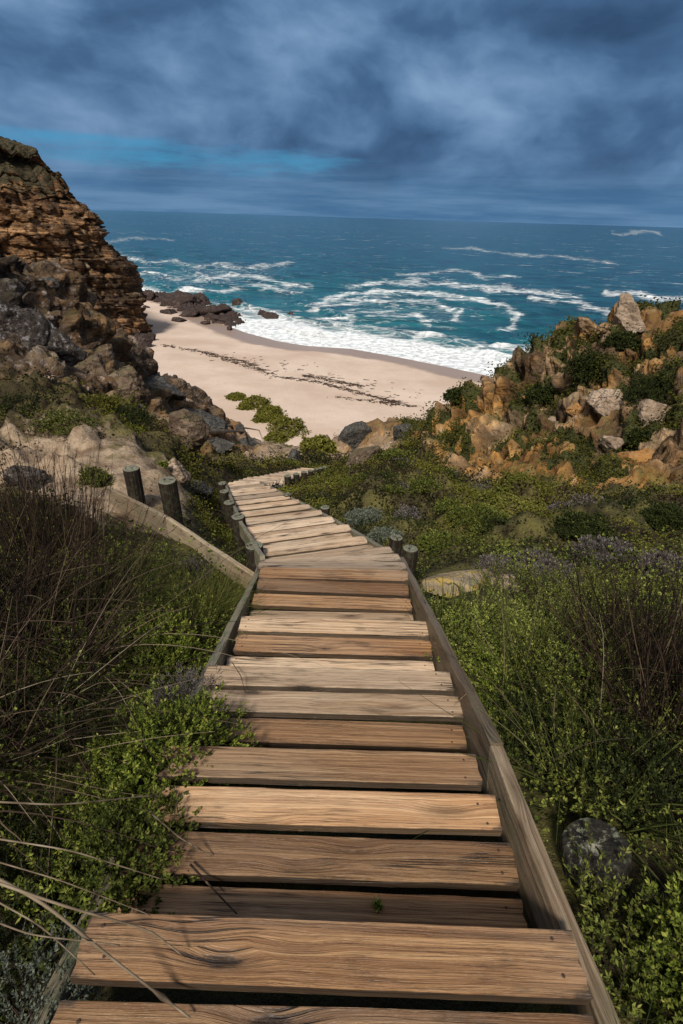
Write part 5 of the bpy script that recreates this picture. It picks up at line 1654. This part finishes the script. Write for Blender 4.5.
cover('scrub_cover', 'bright green patches of creeping plants in the gully', midm * sstep(.25, .5, patch) * sstep(-.1, .3, patch2), 12000, sz, 'leaf_mid', .6, 5, 12, lift=2.0, tintb=.22)
ledge = ledge * vis * (dist < 60)
cover('ledge_scrub', 'dark green scrub growing on the ledges of the rocky slopes', ledge * area ** .3, 90000, lambda d: np.clip(.0028 * d, .02, .12), 'mat_green', .6, 5, 6, lift=1.6, tintb=-.04)
# grasses close by
r = np.random.default_rng(12)
w = soft_ok * (dist < 5.5) * area; w = w / w.sum()
ii = r.choice(len(w), 4000, True, w)
B = HV[ii].copy(); B[:, :2] += r.normal(size=(4000, 2)) * .03; B[:, 2] -= .03
D = np.stack([r.normal(size=4000) * .4, r.normal(size=4000) * .4, np.ones(4000)], -1); D /= np.linalg.norm(D, axis=1)[:, None]
hd = D.copy(); hd[:, 2] = -.5
L = r.uniform(.12, .42, 4000)
gv, gf, _ = tubes(B, D, L, hd * (r.random(4000) * .5)[:, None], np.full(4000, .0016), r, 5, .03)
o = link('grass', mesh_np('grass', gv, [gf], {'tint': np.repeat(np.clip(r.normal(size=4000) * .25 + .42, 0, 1), 18)}, True, [M['reed_green']]))
tag(o, 'thin wild grass scattered through the scrub beside the walk', 'grass', kind='stuff')

# seaweed wrack lines on the beach
r = np.random.default_rng(21)
KP = []
for pts, n, wd in (([(160, 345), (205, 352), (245, 362), (262, 372)], 260, 2.2), ([(205, 352), (235, 363), (275, 378), (320, 384), (360, 395), (400, 405)], 420, 2.0),
                   ([(305, 376), (325, 381), (360, 387)], 200, 3.), ([(330, 400), (380, 404), (410, 408)], 90, 2.4), ([(230, 352), (300, 372), (420, 398)], 90, 14)):
    P = np.array(pts, float)
    t = r.random(n) * (len(P) - 1)
    t = t + .10 * np.sin(t * 23) + .05 * np.sin(t * 61)
    t = np.clip(t, 0, len(P) - 1)
    qx = np.interp(t, np.arange(len(P)), P[:, 0]) + r.normal(size=n) * wd * 1.5; qy = np.interp(t, np.arange(len(P)), P[:, 1]) + r.normal(size=n) * wd * .28
    for a, b in zip(qx, qy): KP.append(atz(a, b, 1.6))
KP = np.array(KP)
sdk = poly_dist(KP[:, 0], KP[:, 1], SHORE)
KP[:, 2] = .1 + np.minimum(np.maximum(sdk, 0) * .045, 2.6 + .01 * sdk)
KP = KP[sdk > 6]
ax = r.normal(size=KP.shape) * np.array([1, 1, .25]); nk = len(KP); th_ = r.normal(size=nk) * .5 - .25; dk = np.stack([np.cos(th_), np.sin(th_), np.full(nk, .03)], -1)
V, F, _ = tubes(KP, dk, r.uniform(.25, 1.5, nk), r.normal(size=(nk, 3)) * np.array([.3, .3, 0]), r.uniform(.04, .12, nk), r, 5, .08, 4)
ax = None
tag(link('seaweed_debris', mesh_np('seaweed_debris', V, [F], {'tint': r.random(len(V))}, False, [M['kelp']])), 'dark dried seaweed strewn in lines across the sand', 'seaweed', kind='stuff')

# driftwood planks on the sand slope of the left spur
for i, (a, b, rad, lab) in enumerate([((205, 437), (245, 434), .16, 'long pale driftwood log on the sandy foot of the left spur'), ((222, 428), (262, 432), .12, 'thin driftwood pole above the long pale log')]):
    p = gpx(*a); q = gpx(*b)
    m = (p + q) / 2
    stalk('driftwood', lab, [p + [0, 0, .25], m + [0, 0, max(.3, gz(m[0], m[1]) - m[2] + .15)], q + [0, 0, .25]], rad, 'reed_straw', 40 + i, cat='driftwood')

# ------------------------------------------------------------------ light: broken overcast, brighter overhead and behind the eye than out at sea
SUN_EL, SUN_AZ = math.radians(50), math.radians(196)   # azimuth clockwise from +Y (north): behind the eye, a little to the left
world = bpy.data.worlds.new('World'); SC.world = world; world.use_nodes = True
wt = world.node_tree; wt.nodes.clear()


class WN(NT):
    def __init__(s, t): s.t = t


w = WN(wt)
sky = w.n('ShaderNodeTexSky', sky_type='NISHITA'); sky.sun_disc = False
sky.sun_elevation = SUN_EL; sky.sun_rotation = SUN_AZ; sky.altitude = 30; sky.air_density = 1.2; sky.dust_density = .6; sky.ozone_density = 2.
dirv = w.n('ShaderNodeTexCoord').outputs['Generated']
dx, dy, dz = w.sep(dirv)
zc = w.math('MAXIMUM', dz, 0.)
den = w.math('ADD', zc, .20)
cu = w.math('DIVIDE', dx, den); cv = w.math('DIVIDE', dy, den)
cp_ = w.comb(cu, cv, 0.)
warp = w.noise(cp_, .55, 3, .5, 0., 1)
cpw = w.vmath('ADD', cp_, w.vmath('MULTIPLY', w.vmath('SUBTRACT', warp, (.5, .5, .5)), (.5, .5, 0.)))
n1 = w.noise(w.mapping(cpw, (1.15, 1.25, 1), (1.3, 2.2, 0)), 1., 4, .48)
n2 = w.noise(w.mapping(cpw, (3.6, 4.2, 1), (5.3, 1.2, 0)), 1., 5, .55)
el0 = w.math('ARCSINE', dz)
az0 = w.math('ARCTAN2', dx, dy)
cq = w.comb(w.math('MULTIPLY', az0, 1.9), w.math('MULTIPLY', el0, 3.4), .7)
wq = w.noise(cq, 1.6, 4, .5, 0., 1)
cq = w.vmath('ADD', cq, w.vmath('MULTIPLY', w.vmath('SUBTRACT', wq, (.5, .5, .5)), (.35, .30, 0.)))
b1 = w.noise(cq, 2.1, 5, .5)
b2 = w.noise(w.vmath('ADD', cq, (4., 7., 2.)), 5.2, 5, .55)
cl = w.math('ADD', w.math('MULTIPLY', n1, .15), w.math('ADD', w.math('MULTIPLY', b1, .60), w.math('MULTIPLY', b2, .25)))
dark = w.ramp(cl, [(.34, (.026, .060, .125)), (.44, (.048, .105, .205)), (.52, (.088, .170, .300)), (.63, (.17, .275, .43))])
# low band towards the horizon: even blue-grey rain sky
elev = w.math('ARCSINE', dz)
low = w.maprange(elev, math.radians(1.0), math.radians(5.5), 1., 0.)
hz = w.mix(w.maprange(w.noise(w.comb(w.math('MULTIPLY', dx, 3.), w.math('MULTIPLY', elev, 40.), 0.), 1., 5, .6), .35, .65), (.048, .125, .240), (.105, .205, .335))
dark = w.mix(w.math('MULTIPLY', low, .85), dark, hz)
# rift of clear blue low on the left
gapn = w.noise(w.comb(w.math('MULTIPLY', dx, 6.), w.math('MULTIPLY', elev, 42.), 3.), 1., 6, .62)
ge = w.math('SUBTRACT', elev, w.math('ADD', math.radians(4.0), w.math('MULTIPLY', w.math('ADD', dx, .1), -.03)))
gm = w.math('MULTIPLY', w.maprange(w.math('ABSOLUTE', ge), math.radians(.4), math.radians(2.3), 1., 0.), w.maprange(dx, -.25, .28, 1., 0.))
gm2 = w.math('MULTIPLY', w.maprange(w.math('ABSOLUTE', w.math('SUBTRACT', elev, math.radians(2.1))), math.radians(.2), math.radians(1.1), 1., 0.), w.maprange(dx, .38, .56))
gm = w.math('MAXIMUM', gm, w.math('MULTIPLY', gm2, .7))
gap = w.maprange(w.math('ADD', w.math('MULTIPLY', gm, .8), w.math('MULTIPLY', w.math('SUBTRACT', gapn, .5), 2.0)), .30, 1.05)
gap = w.math('MULTIPLY', gap, w.maprange(gm, .0, .15))
skyc = w.mix(1., sky.outputs[0], (.10 * .12, .10 * .42, .10 * .62), 'MULTIPLY')
skyc = w.mix(.75, skyc, (.045, .24, .44))
front = w.mix(w.math('MULTIPLY', gap, .68), dark, skyc)
# brighter thin overcast overhead and inland
tb = w.math('SUBTRACT', w.math('MULTIPLY', dz, .95), w.math('MULTIPLY', dy, .40))
bm_ = w.maprange(tb, -.02, .62)
bright = w.mix(w.maprange(cl, .36, .62), (.15, .17, .21), (.29, .30, .33))
final = w.mix(bm_, front, bright)
final = w.mix(w.maprange(dz, -.05, -.005, 1., 0.), final, (.02, .04, .06))
scaled = w.vmath('MULTIPLY', final, (11., 11., 11.))
bg = w.n('ShaderNodeBackground'); wt.links.new(scaled, bg.inputs[0]); bg.inputs[1].default_value = .1
wo = w.n('ShaderNodeOutputWorld'); wt.links.new(bg.outputs[0], wo.inputs[0])

sun = bpy.data.lights.new('sun', 'SUN'); sun.energy = 4.2; sun.angle = math.radians(9); sun.color = (1., .93, .83)
so = bpy.data.objects.new('sun', sun); COL.objects.link(so); so.location = (10, -20, 80)
dvec = Vector((math.sin(SUN_AZ) * math.cos(SUN_EL), math.cos(SUN_AZ) * math.cos(SUN_EL), math.sin(SUN_EL)))
so.rotation_euler = dvec.to_track_quat('Z', 'Y').to_euler()

# ------------------------------------------------------------------ camera
cam = bpy.data.cameras.new('camera'); co = bpy.data.objects.new('camera', cam); COL.objects.link(co)
cam.sensor_fit = 'VERTICAL'; cam.sensor_height = 36.; cam.sensor_width = 24.
cam.lens = FPX / 1024 * 36.
cam.clip_start = .05; cam.clip_end = 200000
m = Matrix((Vector(Rv), Vector(Uv), Vector(-Fv))).transposed().to_4x4(); m.translation = Vector((0, 0, H))
co.matrix_world = m
SC.camera = co
SC.view_settings.view_transform = 'Standard'; SC.view_settings.look = 'None'
SC.view_settings.exposure = .22; SC.view_settings.gamma = 1.
SC.view_settings.use_curve_mapping = False
SC.cycles.max_bounces = 6; SC.cycles.diffuse_bounces = 3; SC.cycles.transmission_bounces = 3
SC.cycles.use_denoising = True
